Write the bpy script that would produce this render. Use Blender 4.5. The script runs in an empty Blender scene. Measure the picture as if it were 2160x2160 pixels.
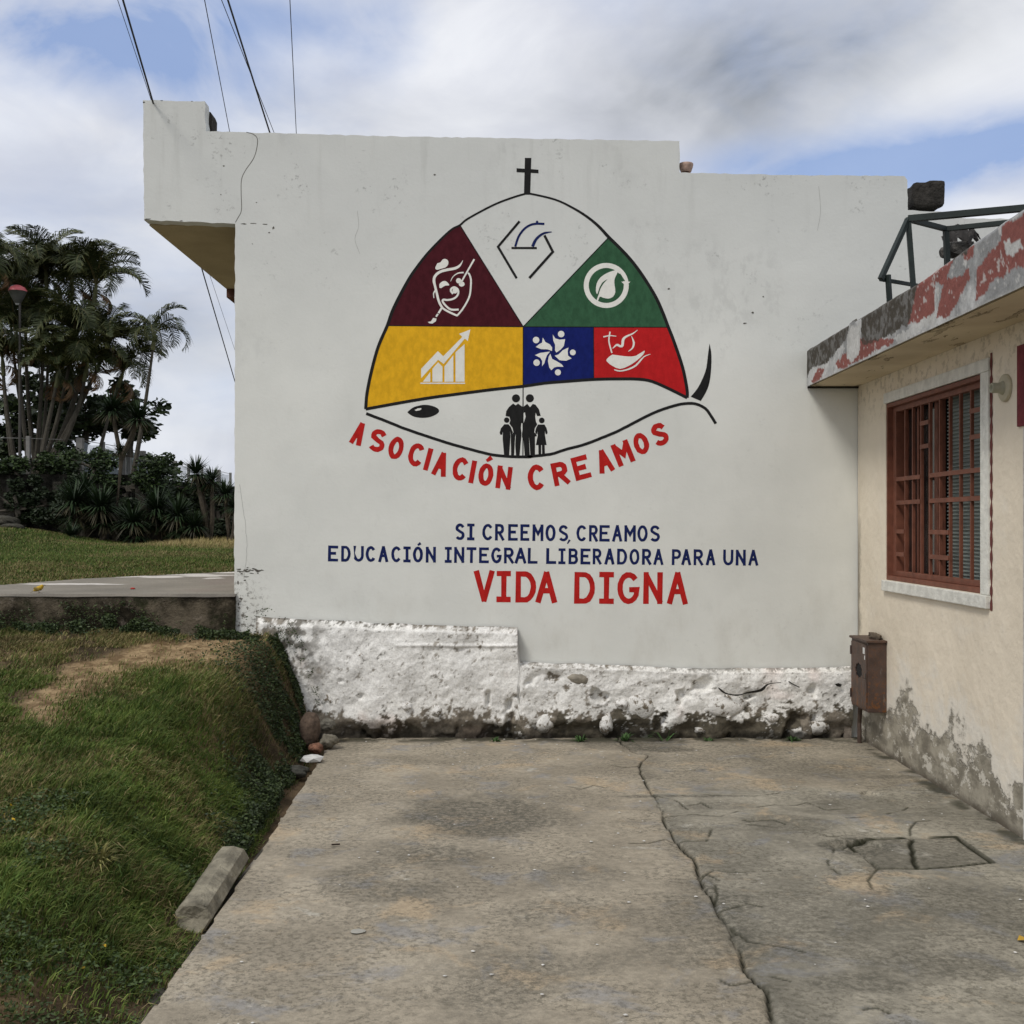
import bpy, math, random
import numpy as np
from mathutils import Vector, Matrix
from mathutils.geometry import tessellate_polygon
R = math.radians
random.seed(7); RNG = np.random.default_rng(11)
S = bpy.context.scene
COL = S.collection
# ------------------------------------------------------------------ camera
F = 2410.0          # focal length in the units of a 2160 unit wide picture
CAMZ = 1.55; HOR = 1105.0; WY = 8.3; KW = WY / F
cam = bpy.data.objects.new('camera', bpy.data.cameras.new('camera'))
COL.objects.link(cam); S.camera = cam
cam.location = (0, 0, CAMZ); cam.rotation_euler = (R(90), 0, 0)
cam.data.sensor_width = 36; cam.data.lens = 36 * F / 2160
cam.data.shift_y = 25 / 2160
cam.data.clip_start = 0.05; cam.data.clip_end = 3000
# ------------------------------------------------------------------ node helper
class NT:
    def __init__(s, tree): s.t = tree; s.n = tree.nodes; s.l = tree.links
    def put(s, sock, v):
        if v is None: return
        if isinstance(v, bpy.types.NodeSocket): s.l.new(v, sock)
        elif isinstance(v, (tuple, list)) and sock.type == 'RGBA' and len(v) == 3: sock.default_value = (*v, 1)
        else: sock.default_value = v
    def pos(s): return s.n.new('ShaderNodeNewGeometry').outputs['Position']
    def attr(s, name='Col', out='Color'):
        a = s.n.new('ShaderNodeAttribute'); a.attribute_name = name; return a.outputs[out]
    def noise(s, vec, scale, detail=4, rough=.55, dist=0, out='Fac'):
        n = s.n.new('ShaderNodeTexNoise'); s.put(n.inputs['Vector'], vec); n.inputs['Scale'].default_value = scale
        n.inputs['Detail'].default_value = detail; n.inputs['Roughness'].default_value = rough; n.inputs['Distortion'].default_value = dist
        return n.outputs[out]
    def voro(s, vec, scale, feature='F1', out='Distance', rnd=1):
        n = s.n.new('ShaderNodeTexVoronoi'); n.feature = feature; s.put(n.inputs['Vector'], vec); n.inputs['Scale'].default_value = scale
        n.inputs['Randomness'].default_value = rnd
        return n.outputs[out]
    def mapv(s, vec, scale=(1, 1, 1), loc=(0, 0, 0), rot=(0, 0, 0)):
        n = s.n.new('ShaderNodeMapping'); s.put(n.inputs['Vector'], vec); n.inputs['Scale'].default_value = scale
        n.inputs['Location'].default_value = loc; n.inputs['Rotation'].default_value = rot; return n.outputs[0]
    def m(s, op, a, b=None, c=None, clamp=False):
        n = s.n.new('ShaderNodeMath'); n.operation = op; n.use_clamp = clamp
        s.put(n.inputs[0], a); s.put(n.inputs[1], b)
        if c is not None: s.put(n.inputs[2], c)
        return n.outputs[0]
    def vm(s, op, a, b=None, out=0):
        n = s.n.new('ShaderNodeVectorMath'); n.operation = op; s.put(n.inputs[0], a)
        if b is not None: s.put(n.inputs[1], b)
        return n.outputs[out]
    def step(s, v, a, b, lo=0., hi=1.):
        n = s.n.new('ShaderNodeMapRange'); n.interpolation_type = 'SMOOTHSTEP'; s.put(n.inputs['Value'], v)
        s.put(n.inputs['From Min'], a); s.put(n.inputs['From Max'], b)
        n.inputs['To Min'].default_value = lo; n.inputs['To Max'].default_value = hi; return n.outputs[0]
    def mix(s, f, a, b, mode='MIX'):
        n = s.n.new('ShaderNodeMix'); n.data_type = 'RGBA'; n.blend_type = mode
        s.put(n.inputs[0], f); s.put(n.inputs[6], a); s.put(n.inputs[7], b); return n.outputs[2]
    def sep(s, v):
        n = s.n.new('ShaderNodeSeparateXYZ'); s.put(n.inputs[0], v); return n.outputs
    def comb(s, x, y, z):
        n = s.n.new('ShaderNodeCombineXYZ'); s.put(n.inputs[0], x); s.put(n.inputs[1], y); s.put(n.inputs[2], z); return n.outputs[0]
    def bump(s, h, dist=.01, strength=1.):
        n = s.n.new('ShaderNodeBump'); s.put(n.inputs['Height'], h); n.inputs['Distance'].default_value = dist
        n.inputs['Strength'].default_value = strength; return n.outputs[0]
def mat(name, fn=None, rough=.9, spec=.3, metal=0.):
    m = bpy.data.materials.new(name); m.use_nodes = True
    b = m.node_tree.nodes['Principled BSDF']; b.inputs['Roughness'].default_value = rough
    b.inputs['Specular IOR Level'].default_value = spec; b.inputs['Metallic'].default_value = metal
    t = NT(m.node_tree)
    r = fn(t, b)
    if r is not None:
        if isinstance(r, tuple) and len(r) == 2 and isinstance(r[0], bpy.types.NodeSocket):
            t.put(b.inputs['Base Color'], r[0]); t.put(b.inputs['Normal'], r[1])
        else: t.put(b.inputs['Base Color'], r)
    return m
def flat(name, c, rough=.85, var=.12, vs=9., metal=0., bumps=(0, 0), spec=.3):
    def fn(t, b):
        p = t.pos(); n = t.noise(p, vs, 5, .6)
        k = t.step(n, .25, .75, 0, 1)
        col = t.mix(k, tuple(x * (1 - var) for x in c), tuple(min(1, x * (1 + var)) for x in c))
        if bumps[0]: return col, t.bump(t.noise(p, bumps[0], 4, .6), bumps[1])
        return col
    return mat(name, fn, rough, spec, metal)
# ------------------------------------------------------------------ world and sun
SUN_EL, SUN_AZ = 50, -136      # azimuth clockwise from +Y: the sun is veiled, behind and left of the camera
W = bpy.data.worlds.new('World'); S.world = W; W.use_nodes = True
t = NT(W.node_tree); bg = t.n['Background']
sky = t.n.new('ShaderNodeTexSky'); sky.sky_type = 'NISHITA'; sky.sun_disc = False
sky.sun_elevation = R(SUN_EL); sky.sun_rotation = R(SUN_AZ); sky.air_density = 1.0; sky.dust_density = 1.5
d = t.vm('NORMALIZE', t.n.new('ShaderNodeTexCoord').outputs['Generated'])
dx, dy, dz = t.sep(d)[:3]
den = t.m('ADD', t.m('MAXIMUM', dz, 0.), .22)
pv = t.comb(t.m('DIVIDE', dx, den), t.m('DIVIDE', dy, den), 0.)
pvr = t.mapv(pv, (1.0, .62, 1), (3.1, 1.7, 0), (0, 0, R(24)))
n1 = t.noise(t.mapv(d, (1, 1, 2.1), (4.1, 0, 1.2), (0, R(-15), 0)), 3.0, 8, .55, .4)
n2 = t.noise(t.mapv(d, (1, 1, 2.), (9.3, 4.2, 2)), 2.2, 5, .5, .3)
n3 = t.noise(t.mapv(d, (2.2, 1, 6.)), 2.6, 6, .55, .3)
def blob(px, py, rx, ry, amp):
    v = Vector(((px - 1080) / F, 1, (HOR - py) / F)).normalized()
    q = t.vm('SUBTRACT', d, tuple(v)); q = t.vm('MULTIPLY', q, (F / rx, 1.2, F / ry))
    l = t.vm('LENGTH', q, out=1)
    return t.m('MULTIPLY', t.step(l, 0., 1., 1, 0), amp)
def addall(l):
    s = l[0]
    for x in l[1:]: s = t.m('ADD', s, x)
    return s
blue = addall([t.step(n1, .42, .70, .0, .46), blob(190, 110, 400, 130, .80), blob(60, 40, 360, 130, .6), blob(470, 20, 420, 90, .6), blob(820, 70, 160, 130, .35),
               blob(1960, 345, 480, 140, 1.15), blob(1640, 350, 360, 80, .6), blob(2130, 300, 260, 90, .4), blob(600, 150, 300, 160, .28),
               blob(350, 900, 420, 170, .30), blob(330, 560, 260, 90, .22), blob(1000, 60, 260, 160, -.3), blob(60, 300, 500, 200, -.3), blob(2100, 420, 160, 60, -.25)])
dn = t.mapv(d, (1, 1, 1.7), (.3, 0, .8), (0, R(18), 0)); nb_ = t.noise(dn, 5.5, 8, .55, .6)
blue = t.m('MULTIPLY', blue, t.step(nb_, .28, .64, .28, 1.15), clamp=True)
blue = t.m('MULTIPLY', blue, .86)
dark = addall([t.step(n2, .4, .75, 0., .35), blob(1640, 130, 560, 210, .95), blob(1820, 60, 420, 150, .4), blob(1330, 210, 400, 120, .3), blob(1500, 290, 700, 90, .2),
               blob(260, 640, 500, 200, .12), blob(900, 240, 400, 90, .25)])
dark = t.m('MULTIPLY', dark, t.step(t.noise(t.mapv(d, (1, 1, 1.9), (1.3, 0, .2), (0, R(-24), 0)), 4.2, 8, .52, .5), .3, .68, .4, 1.2), clamp=True)
cl = t.mix(t.step(t.noise(t.mapv(d, (1, 1, 2.), (0, 0, 2.)), 4.5, 8, .55, .4), .34, .66), (5.75, 5.95, 6.6), (7.6, 7.75, 8.1))
cl = t.mix(dark, cl, (2.45, 2.65, 2.95))
skyb = t.mix(.62, sky.outputs[0], (2.3, 3.5, 6.6))
skyc = t.mix(blue, cl, skyb)
low = t.step(dz, -.02, .02)
t.put(bg.inputs[0], t.mix(low, (2.4, 2.5, 2.2), skyc)); bg.inputs[1].default_value = .095
sun = bpy.data.objects.new('sun', bpy.data.lights.new('sun', 'SUN')); COL.objects.link(sun)
sun.data.energy = 1.5; sun.data.angle = R(16); sun.data.color = (1, .95, .87)
sd = Vector((math.sin(R(SUN_AZ)) * math.cos(R(SUN_EL)), math.cos(R(SUN_AZ)) * math.cos(R(SUN_EL)), math.sin(R(SUN_EL))))
sun.rotation_euler = sd.to_track_quat('Z', 'Y').to_euler(); sun.location = (-8, -6, 12)
S.view_settings.view_transform = 'Standard'; S.view_settings.look = 'None'
S.view_settings.exposure = .34; S.view_settings.gamma = 1
S.cycles.max_bounces = 6; S.cycles.diffuse_bounces = 4; S.cycles.transparent_max_bounces = 12
# ------------------------------------------------------------------ numpy noise and geometry helpers
def _h(ix, iy, s):
    n = (ix.astype(np.int64) * 374761393 + iy.astype(np.int64) * 668265263 + s * 1442695041) & 0x7fffffff
    n = ((n ^ (n >> 13)) * 1274126177) & 0x7fffffff
    return ((n ^ (n >> 16)) & 0xffff) / 65535.0
def vn(x, y, s=0):
    ix = np.floor(x); iy = np.floor(y); fx = x - ix; fy = y - iy
    fx = fx * fx * (3 - 2 * fx); fy = fy * fy * (3 - 2 * fy)
    a = _h(ix, iy, s); b = _h(ix + 1, iy, s); c = _h(ix, iy + 1, s); e = _h(ix + 1, iy + 1, s)
    return (a * (1 - fx) + b * fx) * (1 - fy) + (c * (1 - fx) + e * fx) * fy
def fbm(x, y, sc, o=4, s=0, g=.5):
    x = np.asarray(x, float); y = np.asarray(y, float); r = 0; a = 1; tt = 0
    for i in range(o):
        r = r + a * vn(x * sc + 17.3 * i, y * sc - 9.1 * i, s + i); tt += a; a *= g; sc *= 2.03
    return r / tt
def sst(x, a, b):
    k = np.clip((x - a) / (b - a), 0, 1); return k * k * (3 - 2 * k)
def seg_dist(px, py, pts):
    best = np.full(px.shape, 1e9)
    for (x0, y0), (x1, y1) in zip(pts[:-1], pts[1:]):
        ax, ay = x1 - x0, y1 - y0; L = ax * ax + ay * ay + 1e-12
        k = np.clip(((px - x0) * ax + (py - y0) * ay) / L, 0, 1)
        best = np.minimum(best, np.hypot(px - x0 - k * ax, py - y0 - k * ay))
    return best
def in_poly(px, py, pts):
    r = np.zeros(px.shape, bool); n = len(pts)
    for i in range(n):
        x0, y0 = pts[i]; x1, y1 = pts[(i + 1) % n]
        if y0 == y1: continue
        c = ((y0 > py) != (y1 > py)) & (px < (x1 - x0) * (py - y0) / (y1 - y0) + x0); r ^= c
    return r
WO = {}
def mesh_data(name, V, Fc, m, cols=None, smooth=False):
    me = bpy.data.meshes.new(name); V = np.asarray(V, np.float32)
    if isinstance(Fc, np.ndarray):
        k = Fc.shape[1]; n = len(Fc)
        me.vertices.add(len(V)); me.vertices.foreach_set('co', V.ravel())
        me.loops.add(n * k); me.loops.foreach_set('vertex_index', Fc.astype(np.int32).ravel())
        me.polygons.add(n); me.polygons.foreach_set('loop_start', np.arange(0, n * k, k, dtype=np.int32))
        me.update(calc_edges=True)
    else:
        me.from_pydata([tuple(map(float, v)) for v in V], [], [tuple(int(i) for i in f) for f in Fc])
    for x in (m if isinstance(m, (list, tuple)) else [m]): me.materials.append(x)
    if smooth: me.polygons.foreach_set('use_smooth', np.ones(len(me.polygons), bool))
    if cols is not None:
        a = me.color_attributes.new('Col', 'FLOAT_COLOR', 'POINT')
        c = np.ones((len(V), 4), np.float32); c[:, :cols.shape[1]] = cols
        a.data.foreach_set('color', c.ravel())
    me.validate(); me.update(); return me
def props(o, label=None, cat=None, group=None, kind=None):
    if label: o['label'] = label
    if cat: o['category'] = cat
    if group: o['group'] = group
    if kind: o['kind'] = kind
    return o
def root(name, label, cat, loc, group=None, rz=0):
    o = bpy.data.objects.new(name, None); COL.objects.link(o); o.location = loc; o.rotation_euler[2] = rz
    o.empty_display_size = .2; WO[o] = Vector(loc)
    return props(o, label, cat, group)
def empty_part(name, parent, loc, label=None):
    o = bpy.data.objects.new(name, None); COL.objects.link(o); o.parent = parent; o.location = Vector(loc) - WO[parent]
    WO[o] = Vector(loc); o.empty_display_size = .1
    return props(o, label)
def mesh(name, V, Fc, m, parent=None, cols=None, smooth=False, local=False, **kw):
    """vertices in world space (or in the parent's space when local)"""
    V = np.array(V, float)
    if local: c = Vector((0, 0, 0))
    else: c = Vector((float((V[:, 0].min() + V[:, 0].max()) / 2), float((V[:, 1].min() + V[:, 1].max()) / 2), float(V[:, 2].min())))
    me = mesh_data(name, V - np.array(c), Fc, m, cols, smooth)
    o = bpy.data.objects.new(name, me); COL.objects.link(o)
    if parent is not None:
        o.parent = parent; o.location = c if local else c - WO[parent]
        WO[o] = WO[parent] + c if local else c
    else: o.location = c; WO[o] = c
    return props(o, **kw)
def copy_tree(o, parent=None):
    c = o.copy(); COL.objects.link(c); c.parent = parent
    for ch in list(o.children): copy_tree(ch, c)
    return c
class MB:
    def __init__(s): s.V = []; s.F = []
    def add(s, V, Fc):
        b = len(s.V); s.V += [tuple(v) for v in V]; s.F += [tuple(i + b for i in f) for f in Fc]; return s
    def box(s, a, b, bev=0.):
        (x0, y0, z0), (x1, y1, z1) = a, b
        if bev <= 0:
            s.add([(x0, y0, z0), (x1, y0, z0), (x1, y1, z0), (x0, y1, z0), (x0, y0, z1), (x1, y0, z1), (x1, y1, z1), (x0, y1, z1)],
                  [(0, 3, 2, 1), (4, 5, 6, 7), (0, 1, 5, 4), (1, 2, 6, 5), (2, 3, 7, 6), (3, 0, 4, 7)])
        else:
            import bmesh
            bm = bmesh.new(); bmesh.ops.create_cube(bm, size=1)
            for v in bm.verts: v.co = Vector(((x0 + x1) / 2 + v.co.x * (x1 - x0), (y0 + y1) / 2 + v.co.y * (y1 - y0), (z0 + z1) / 2 + v.co.z * (z1 - z0)))
            bmesh.ops.bevel(bm, geom=list(bm.edges), offset=bev, segments=2, affect='EDGES', profile=.6)
            bm.verts.index_update(); s.add([v.co[:] for v in bm.verts], [[v.index for v in f.verts] for f in bm.faces]); bm.free()
        return s
    def tube(s, pts, rad, n=8, cap=True, flatk=None):
        pts = [Vector(p) for p in pts]; rs = rad if isinstance(rad, (list, tuple)) else [rad] * len(pts)
        b = len(s.V); up = Vector((0.01, .02, 1))
        for i, p in enumerate(pts):
            tn = (pts[min(i + 1, len(pts) - 1)] - pts[max(i - 1, 0)]).normalized()
            a = tn.cross(up)
            if a.length < 1e-3: a = tn.cross(Vector((1, 0, 0)))
            a.normalize(); c = tn.cross(a)
            for k in range(n):
                w = 2 * math.pi * (k + .5) / n
                s.V.append(tuple(p + a * (math.cos(w) * rs[i]) + c * (math.sin(w) * rs[i])))
        for i in range(len(pts) - 1):
            for k in range(n):
                s.F.append((b + i * n + k, b + i * n + (k + 1) % n, b + (i + 1) * n + (k + 1) % n, b + (i + 1) * n + k))
        if cap:
            s.F.append(tuple(b + k for k in range(n))[::-1]); s.F.append(tuple(b + (len(pts) - 1) * n + k for k in range(n)))
        return s
    def obj(s, name, m, parent=None, **kw): return mesh(name, s.V, s.F, m, parent, **kw)
def grid(us, vs, fn):
    """fn(U,V)->xyz arrays; faces as quads"""
    U, Vv = np.meshgrid(us, vs); P = np.stack(fn(U, Vv), -1).reshape(-1, 3); n = len(us); k = len(vs)
    i = np.arange((k - 1) * (n - 1)); r, c = i // (n - 1), i % (n - 1); a = r * n + c
    return P, np.stack([a, a + 1, a + n + 1, a + n], 1), U.ravel(), Vv.ravel()
def wp(px, py, off=0.): return ((px - 1080) * KW, WY - off, CAMZ + (HOR - py) * KW)   # drawing on the mural wall
def gp(px, py, z=0.):
    Y = (CAMZ - z) * F / (py - HOR); return ((px - 1080) / F * Y, Y)
def pp(px, py, Y): return Vector(((px - 1080) / F * Y, Y, CAMZ + (HOR - py) / F * Y))
def blobmesh(c, r, seed=0, n=2, rough=.18, fr=2.2, rot=0.):
    import bmesh
    bm = bmesh.new(); bmesh.ops.create_icosphere(bm, subdivisions=n, radius=1)
    V = np.array([v.co[:] for v in bm.verts]); Fc = [[v.index for v in f.verts] for f in bm.faces]; bm.free()
    k = 1 + rough * (fbm(V[:, 0] * fr + seed * 3.1 + V[:, 2], V[:, 1] * fr - seed + V[:, 2] * 1.7, 1.0, 3, seed) - .5) * 2
    V = V * k[:, None] * np.array(r)
    if rot: V = V @ np.array(Matrix.Rotation(rot, 3, 'Y')).T
    return V + np.array(c), Fc
# ------------------------------------------------------------------ materials
def wall_bump(t, p):
    return t.m('ADD', t.m('MULTIPLY', t.noise(p, 2.2, 2, .4), 1.2), t.m('ADD', t.m('MULTIPLY', t.noise(p, 40, 3, .5), .10), t.m('MULTIPLY', t.noise(p, 180, 2, .5), .05)))
def f_whitewash(t, b):
    p = t.pos(); x, y, z = t.sep(p)[:3]
    c = t.mix(t.step(t.noise(p, 1.1, 5, .6), .3, .7), (.655, .665, .628), (.725, .732, .69))
    c = t.mix(t.step(t.noise(t.mapv(p, (1, 1, .5)), 7, 6, .65), .52, .8, 0, .3), c, (.58, .59, .55))
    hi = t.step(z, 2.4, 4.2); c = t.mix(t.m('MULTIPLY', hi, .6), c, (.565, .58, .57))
    sp = t.m('MULTIPLY', t.step(t.noise(p, 3.1, 4, .6), .5, .62), t.step(t.noise(p, 28, 4, .7), .56, .72))
    c = t.mix(t.m('MULTIPLY', sp, t.m('ADD', t.m('MULTIPLY', hi, .5), .10)), c, (.2, .2, .19))
    # weathered run marks under the parapet
    st = t.step(t.noise(t.mapv(p, (9, 9, .9)), 1.3, 5, .6), .52, .75)
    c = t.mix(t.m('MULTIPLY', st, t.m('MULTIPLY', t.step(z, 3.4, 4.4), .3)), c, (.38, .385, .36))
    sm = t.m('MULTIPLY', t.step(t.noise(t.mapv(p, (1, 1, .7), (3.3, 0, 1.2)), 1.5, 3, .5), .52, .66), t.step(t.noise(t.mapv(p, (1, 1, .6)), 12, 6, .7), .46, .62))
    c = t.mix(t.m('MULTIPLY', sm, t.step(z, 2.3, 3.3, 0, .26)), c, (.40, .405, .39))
    lowg = t.m('MULTIPLY', t.step(z, 1.5, .6), t.step(t.noise(t.mapv(p, (1, 1, .5)), 3.5, 6, .65), .45, .65))
    c = t.mix(t.m('MULTIPLY', lowg, .35), c, (.55, .54, .49))
    # splashed dirt near the foot of the left corner
    ft = t.m('MULTIPLY', t.step(z, 1.35, .85), t.step(x, -1.7, -1.95))
    c = t.mix(t.m('MULTIPLY', ft, t.step(t.noise(p, 30, 5, .7), .5, .62)), c, (.13, .12, .10))
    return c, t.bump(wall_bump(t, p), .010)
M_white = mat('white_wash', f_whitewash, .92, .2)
def paint(name, c, var=.16):
    def fn(t, b):
        p = t.pos()
        k = t.step(t.noise(t.mapv(p, (1, 1, .6)), 24, 5, .65), .3, .7)
        col = t.mix(k, tuple(x * (1 - var) for x in c), tuple(min(1, x * (1 + var)) for x in c))
        return col, t.bump(wall_bump(t, p), .010)
    return mat(name, fn, .85, .08)
P_black = paint('black_paint', (.018, .018, .018)); P_maroon = paint('maroon_paint', (.062, .011, .016)); P_green = paint('green_paint', (.036, .10, .052))
P_yellow = paint('yellow_paint', (.70, .385, .018), .12); P_blue = paint('blue_paint', (.009, .016, .12)); P_red = paint('red_paint', (.46, .016, .018), .1)
P_redl = paint('red_letter_paint', (.44, .018, .016), .14); P_navy = paint('navy_paint', (.012, .02, .09)); P_icon = paint('white_paint', (.76, .755, .70), .05)
def f_col(bs=30, bd=.006, tint=.15, fs=40):
    def fn(t, b):
        p = t.pos(); c = t.attr()
        k = t.step(t.noise(p, fs, 5, .65), .25, .75, 1 - tint, 1 + tint)
        return t.vm('SCALE', c, None) if False else t.mix(1., c, t.comb(k, k, k), 'MULTIPLY'), t.bump(t.noise(p, bs, 5, .65), bd)
    return fn
M_paintgrid = mat('weathered_paint', f_col(45, .004, .14, 60), .9, .2)
M_plinth = mat('rough_whitewashed_rubble', f_col(60, .006, .2, 70), .95, .15)
def f_drive(t, b):
    p = t.pos(); A = t.n.new('ShaderNodeAttribute'); A.attribute_name = 'Col'; r, g, bl = t.sep(A.outputs['Color'])[:3]
    pa = t.mapv(p, (1, 1.0, 1))
    tan = t.mix(t.step(t.noise(pa, 1.7, 6, .62), .35, .68), (.255, .224, .172), (.375, .33, .255))
    gry = t.mix(t.step(t.noise(pa, 1.9, 6, .65, .4), .3, .68), (.185, .172, .138), (.335, .31, .25))
    c = t.mix(g, tan, gry)
    c = t.mix(t.step(t.noise(pa, 3.1, 6, .65, .5), .54, .66, 0, .55), c, (.225, .23, .24))
    c = t.mix(t.step(t.noise(t.mapv(p, (1, 1, 1), (7, 3, 0)), 2.2, 6, .68, .3), .55, .66, 0, .6), c, (.44, .34, .22))
    c = t.mix(t.step(t.noise(t.mapv(p, (1, 1, 1), (13, 2, 0)), 3.4, 7, .7, .4), .62, .70, 0, .6), c, (.46, .44, .38))
    patch = t.m('MULTIPLY', t.step(t.noise(t.mapv(p, (1, 1, 1), (3, 9, 0)), 1.6, 6, .7, .6), .43, .54), t.step(t.noise(p, 38, 7, .78), .50, .56))
    c = t.mix(t.m('MULTIPLY', patch, .55), c, (.085, .078, .058))
    mot = t.step(t.noise(t.mapv(p, (1, 1, 1), (2, 5, 0)), 26, 7, .75), .36, .64, .84, 1.14)
    c = t.mix(1., c, t.comb(mot, mot, mot), 'MULTIPLY')
    sp = t.step(t.noise(p, 90, 4, .7), .60, .70)
    c = t.mix(t.m('MULTIPLY', sp, .38), c, (.08, .072, .055))
    wh = t.step(t.voro(t.mapv(p, (1, 1, 1)), 7.3), .030, .018)
    c = t.mix(t.m('MULTIPLY', wh, .8), c, (.5, .49, .45))
    stn = t.m('MULTIPLY', bl, t.step(t.noise(p, 30, 7, .8), .42, .58, .34, 1.))
    c = t.mix(stn, c, (.085, .08, .064))
    c = t.mix(r, c, (.03, .030, .018))
    h = t.m('ADD', t.m('MULTIPLY', t.noise(p, 14, 5, .6), 1.), t.m('ADD', t.m('MULTIPLY', t.noise(p, 75, 4, .65), .5), t.m('MULTIPLY', t.noise(p, 220, 2, .6), .2)))
    return c, t.bump(h, .005)
M_drive = mat('old_concrete', f_drive, .93, .2)
def f_soil(t, b):
    p = t.pos(); c = t.mix(t.step(t.noise(p, 3.5, 6, .65), .35, .65), (.045, .034, .020), (.13, .092, .055))
    c = t.mix(t.attr(), c, t.mix(t.step(t.noise(p, 9, 7, .75), .38, .66), (.16, .105, .055), (.44, .32, .18)))
    return c, t.bump(t.noise(p, 25, 6, .7), .03)
M_soil = mat('soil', f_soil, 1., .1)
def f_field(t, b):
    p = t.pos(); c = t.mix(t.step(t.noise(p, .8, 6, .65), .35, .65), (.04, .05, .016), (.085, .09, .035))
    c = t.mix(t.attr(), c, (.42, .33, .17))
    return c, t.bump(t.noise(p, 12, 5, .7), .05)
M_field = mat('field_turf', f_field, 1., .1)
def f_grass(t, b):
    return t.attr()
M_grass = mat('grass_blades', f_grass, .75, .25)
M_leafcol = mat('leaf_colours', f_grass, .6, .35)
# ------------------------------------------------------------------ ground
mesh('ground', [(-600, -600, -.3), (600, -600, -.3), (600, 900, -.3), (-600, 900, -.3)], [(0, 1, 2, 3)], flat('ground_earth', (.09, .085, .04), 1, .3, .3), kind='structure')
# field behind, level with the platform
us = np.concatenate([np.linspace(-90, -16, 14), np.linspace(-15, 10, 90), np.linspace(11, 90, 14)]); vs = np.concatenate([np.linspace(8.46, 40, 110), np.linspace(42, 160, 16)])
def fz(x, y):
    return 1.0 - .035 + .10 * (fbm(x, y, .35, 3, 5) - .5) * sst(y, 10, 16) + .03 * (fbm(x, y, 2.5, 2, 6) - .5) + .55 * sst(-x / np.maximum(y, 1), .30, .48) * sst(y, 22, 30)
P, Fq, u, v = grid(us, vs, lambda x, y: (x, y, fz(x, y)))
dry = (sst(P[:, 1], 24.5, 27.5) * sst(P[:, 0] / P[:, 1], -.36, -.27) * .85 + sst(fbm(P[:, 0], P[:, 1], .5, 4, 8), .62, .8) * .4)
mesh('field', P, Fq, M_field, cols=np.repeat(np.clip(dry, 0, 1)[:, None], 3, 1), smooth=True, kind='structure')
# bank of soil left of the driveway
def plateau(y): return np.interp(y, [-4, 2, 3, 4, 5, 6.5, 7.6, 8.4], [.02, .05, .12, .23, .34, .51, .66, .76])
def edge_x(y):   # foot of the bank
    return np.interp(y, [-4, 3, 4.2, 5.2, 6.2, 7, 7.7, 8.4], [-1.15, -1.155, -1.185, -1.235, -1.29, -1.32, -1.345, -1.31]) - .0
def bank_z(x, y):
    d = edge_x(y) - x + .05 * (fbm(x, y, 5, 3, 21) - .5)
    w = np.interp(y, [3, 6, 7.5, 8.3], [.60, .70, .52, .42])
    z = -.07 + (plateau(y) + .07) * sst(d, -.02, w) + .05 * (fbm(x, y, 2.2, 4, 3) - .5) * sst(d, 0, .3) + .03 * (fbm(x, y, 9, 3, 4) - .5)
    z = z + sst(d, .4, 2.2) * .05
    return z
def bare(x, y):
    e = ((x + 2.10) / .62) ** 2 + ((y - 7.0) / 1.15) ** 2
    b = sst(e + 1.3 * (fbm(x, y, 2.6, 4, 9) - .5), 1.5, .9)
    b2 = sst(fbm(x, y, 1.5, 4, 31), .55, .66) * .8 * (1 - .8 * sst(y, 5.6, 6.2))
    lo = sst(y, 4.0, 3.4) * sst(fbm(x, y, 3.0, 3, 33), .5, .62) * .3
    return np.clip(np.maximum(np.maximum(b, b2), lo), 0, 1) * np.where(y > 5.5, sst(-x, 1.48, 1.62), 1)
us = np.arange(-9, -1.0, .03); us = np.concatenate([np.arange(-9, -5, .12), np.arange(-5, -1.04, .025)]); vs = np.arange(-3, 8.5, .04)
P, Fq, u, v = grid(us, vs, lambda x, y: (x, y, bank_z(x, y)))
bc = bare(P[:, 0], P[:, 1]); bc = bc * sst(edge_x(P[:, 1]) - P[:, 0], .25, .5)
mesh('grassy_bank_ground', P, Fq, M_soil, cols=np.repeat(bc[:, None], 3, 1), smooth=True, kind='structure')
# ------------------------------------------------------------------ driveway: two slabs, a crack between them, a sunken cover
def z7(x, y): return gp(1200 + x / 2.0125, 1560 + y / 2.0125)
main = [(200, -32), (240, 30), (262, 50), (335, 66), (296, 112), (310, 160), (350, 230), (385, 280), (400, 340), (450, 430), (522, 502), (550, 590), (600, 670), (640, 730), (684, 800), (716, 900), (742, 980), (790, 1035), (832, 1075), (862, 1185), (930, 1300), (1010, 1500)]
main = [z7(*q) for q in main]; main[0] = (main[1][0] - .05, 8.6); main.append((main[-1][0] + .15, -3.2))
def jag(pts, n, amp, s):
    out = []
    for (a, b), (c, e) in zip(pts[:-1], pts[1:]):
        L = math.hypot(c - a, e - b); k = max(1, int(L / n))
        for i in range(k):
            w = i / k; out.append((a + (c - a) * w, b + (e - b) * w))
    out.append(pts[-1]); rr = random.Random(s)
    return [out[0]] + [(x + rr.uniform(-amp, amp), y + rr.uniform(-amp, amp)) for x, y in out[1:-1]] + [out[-1]]
main = jag(main, .10, .012, 3)
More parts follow.
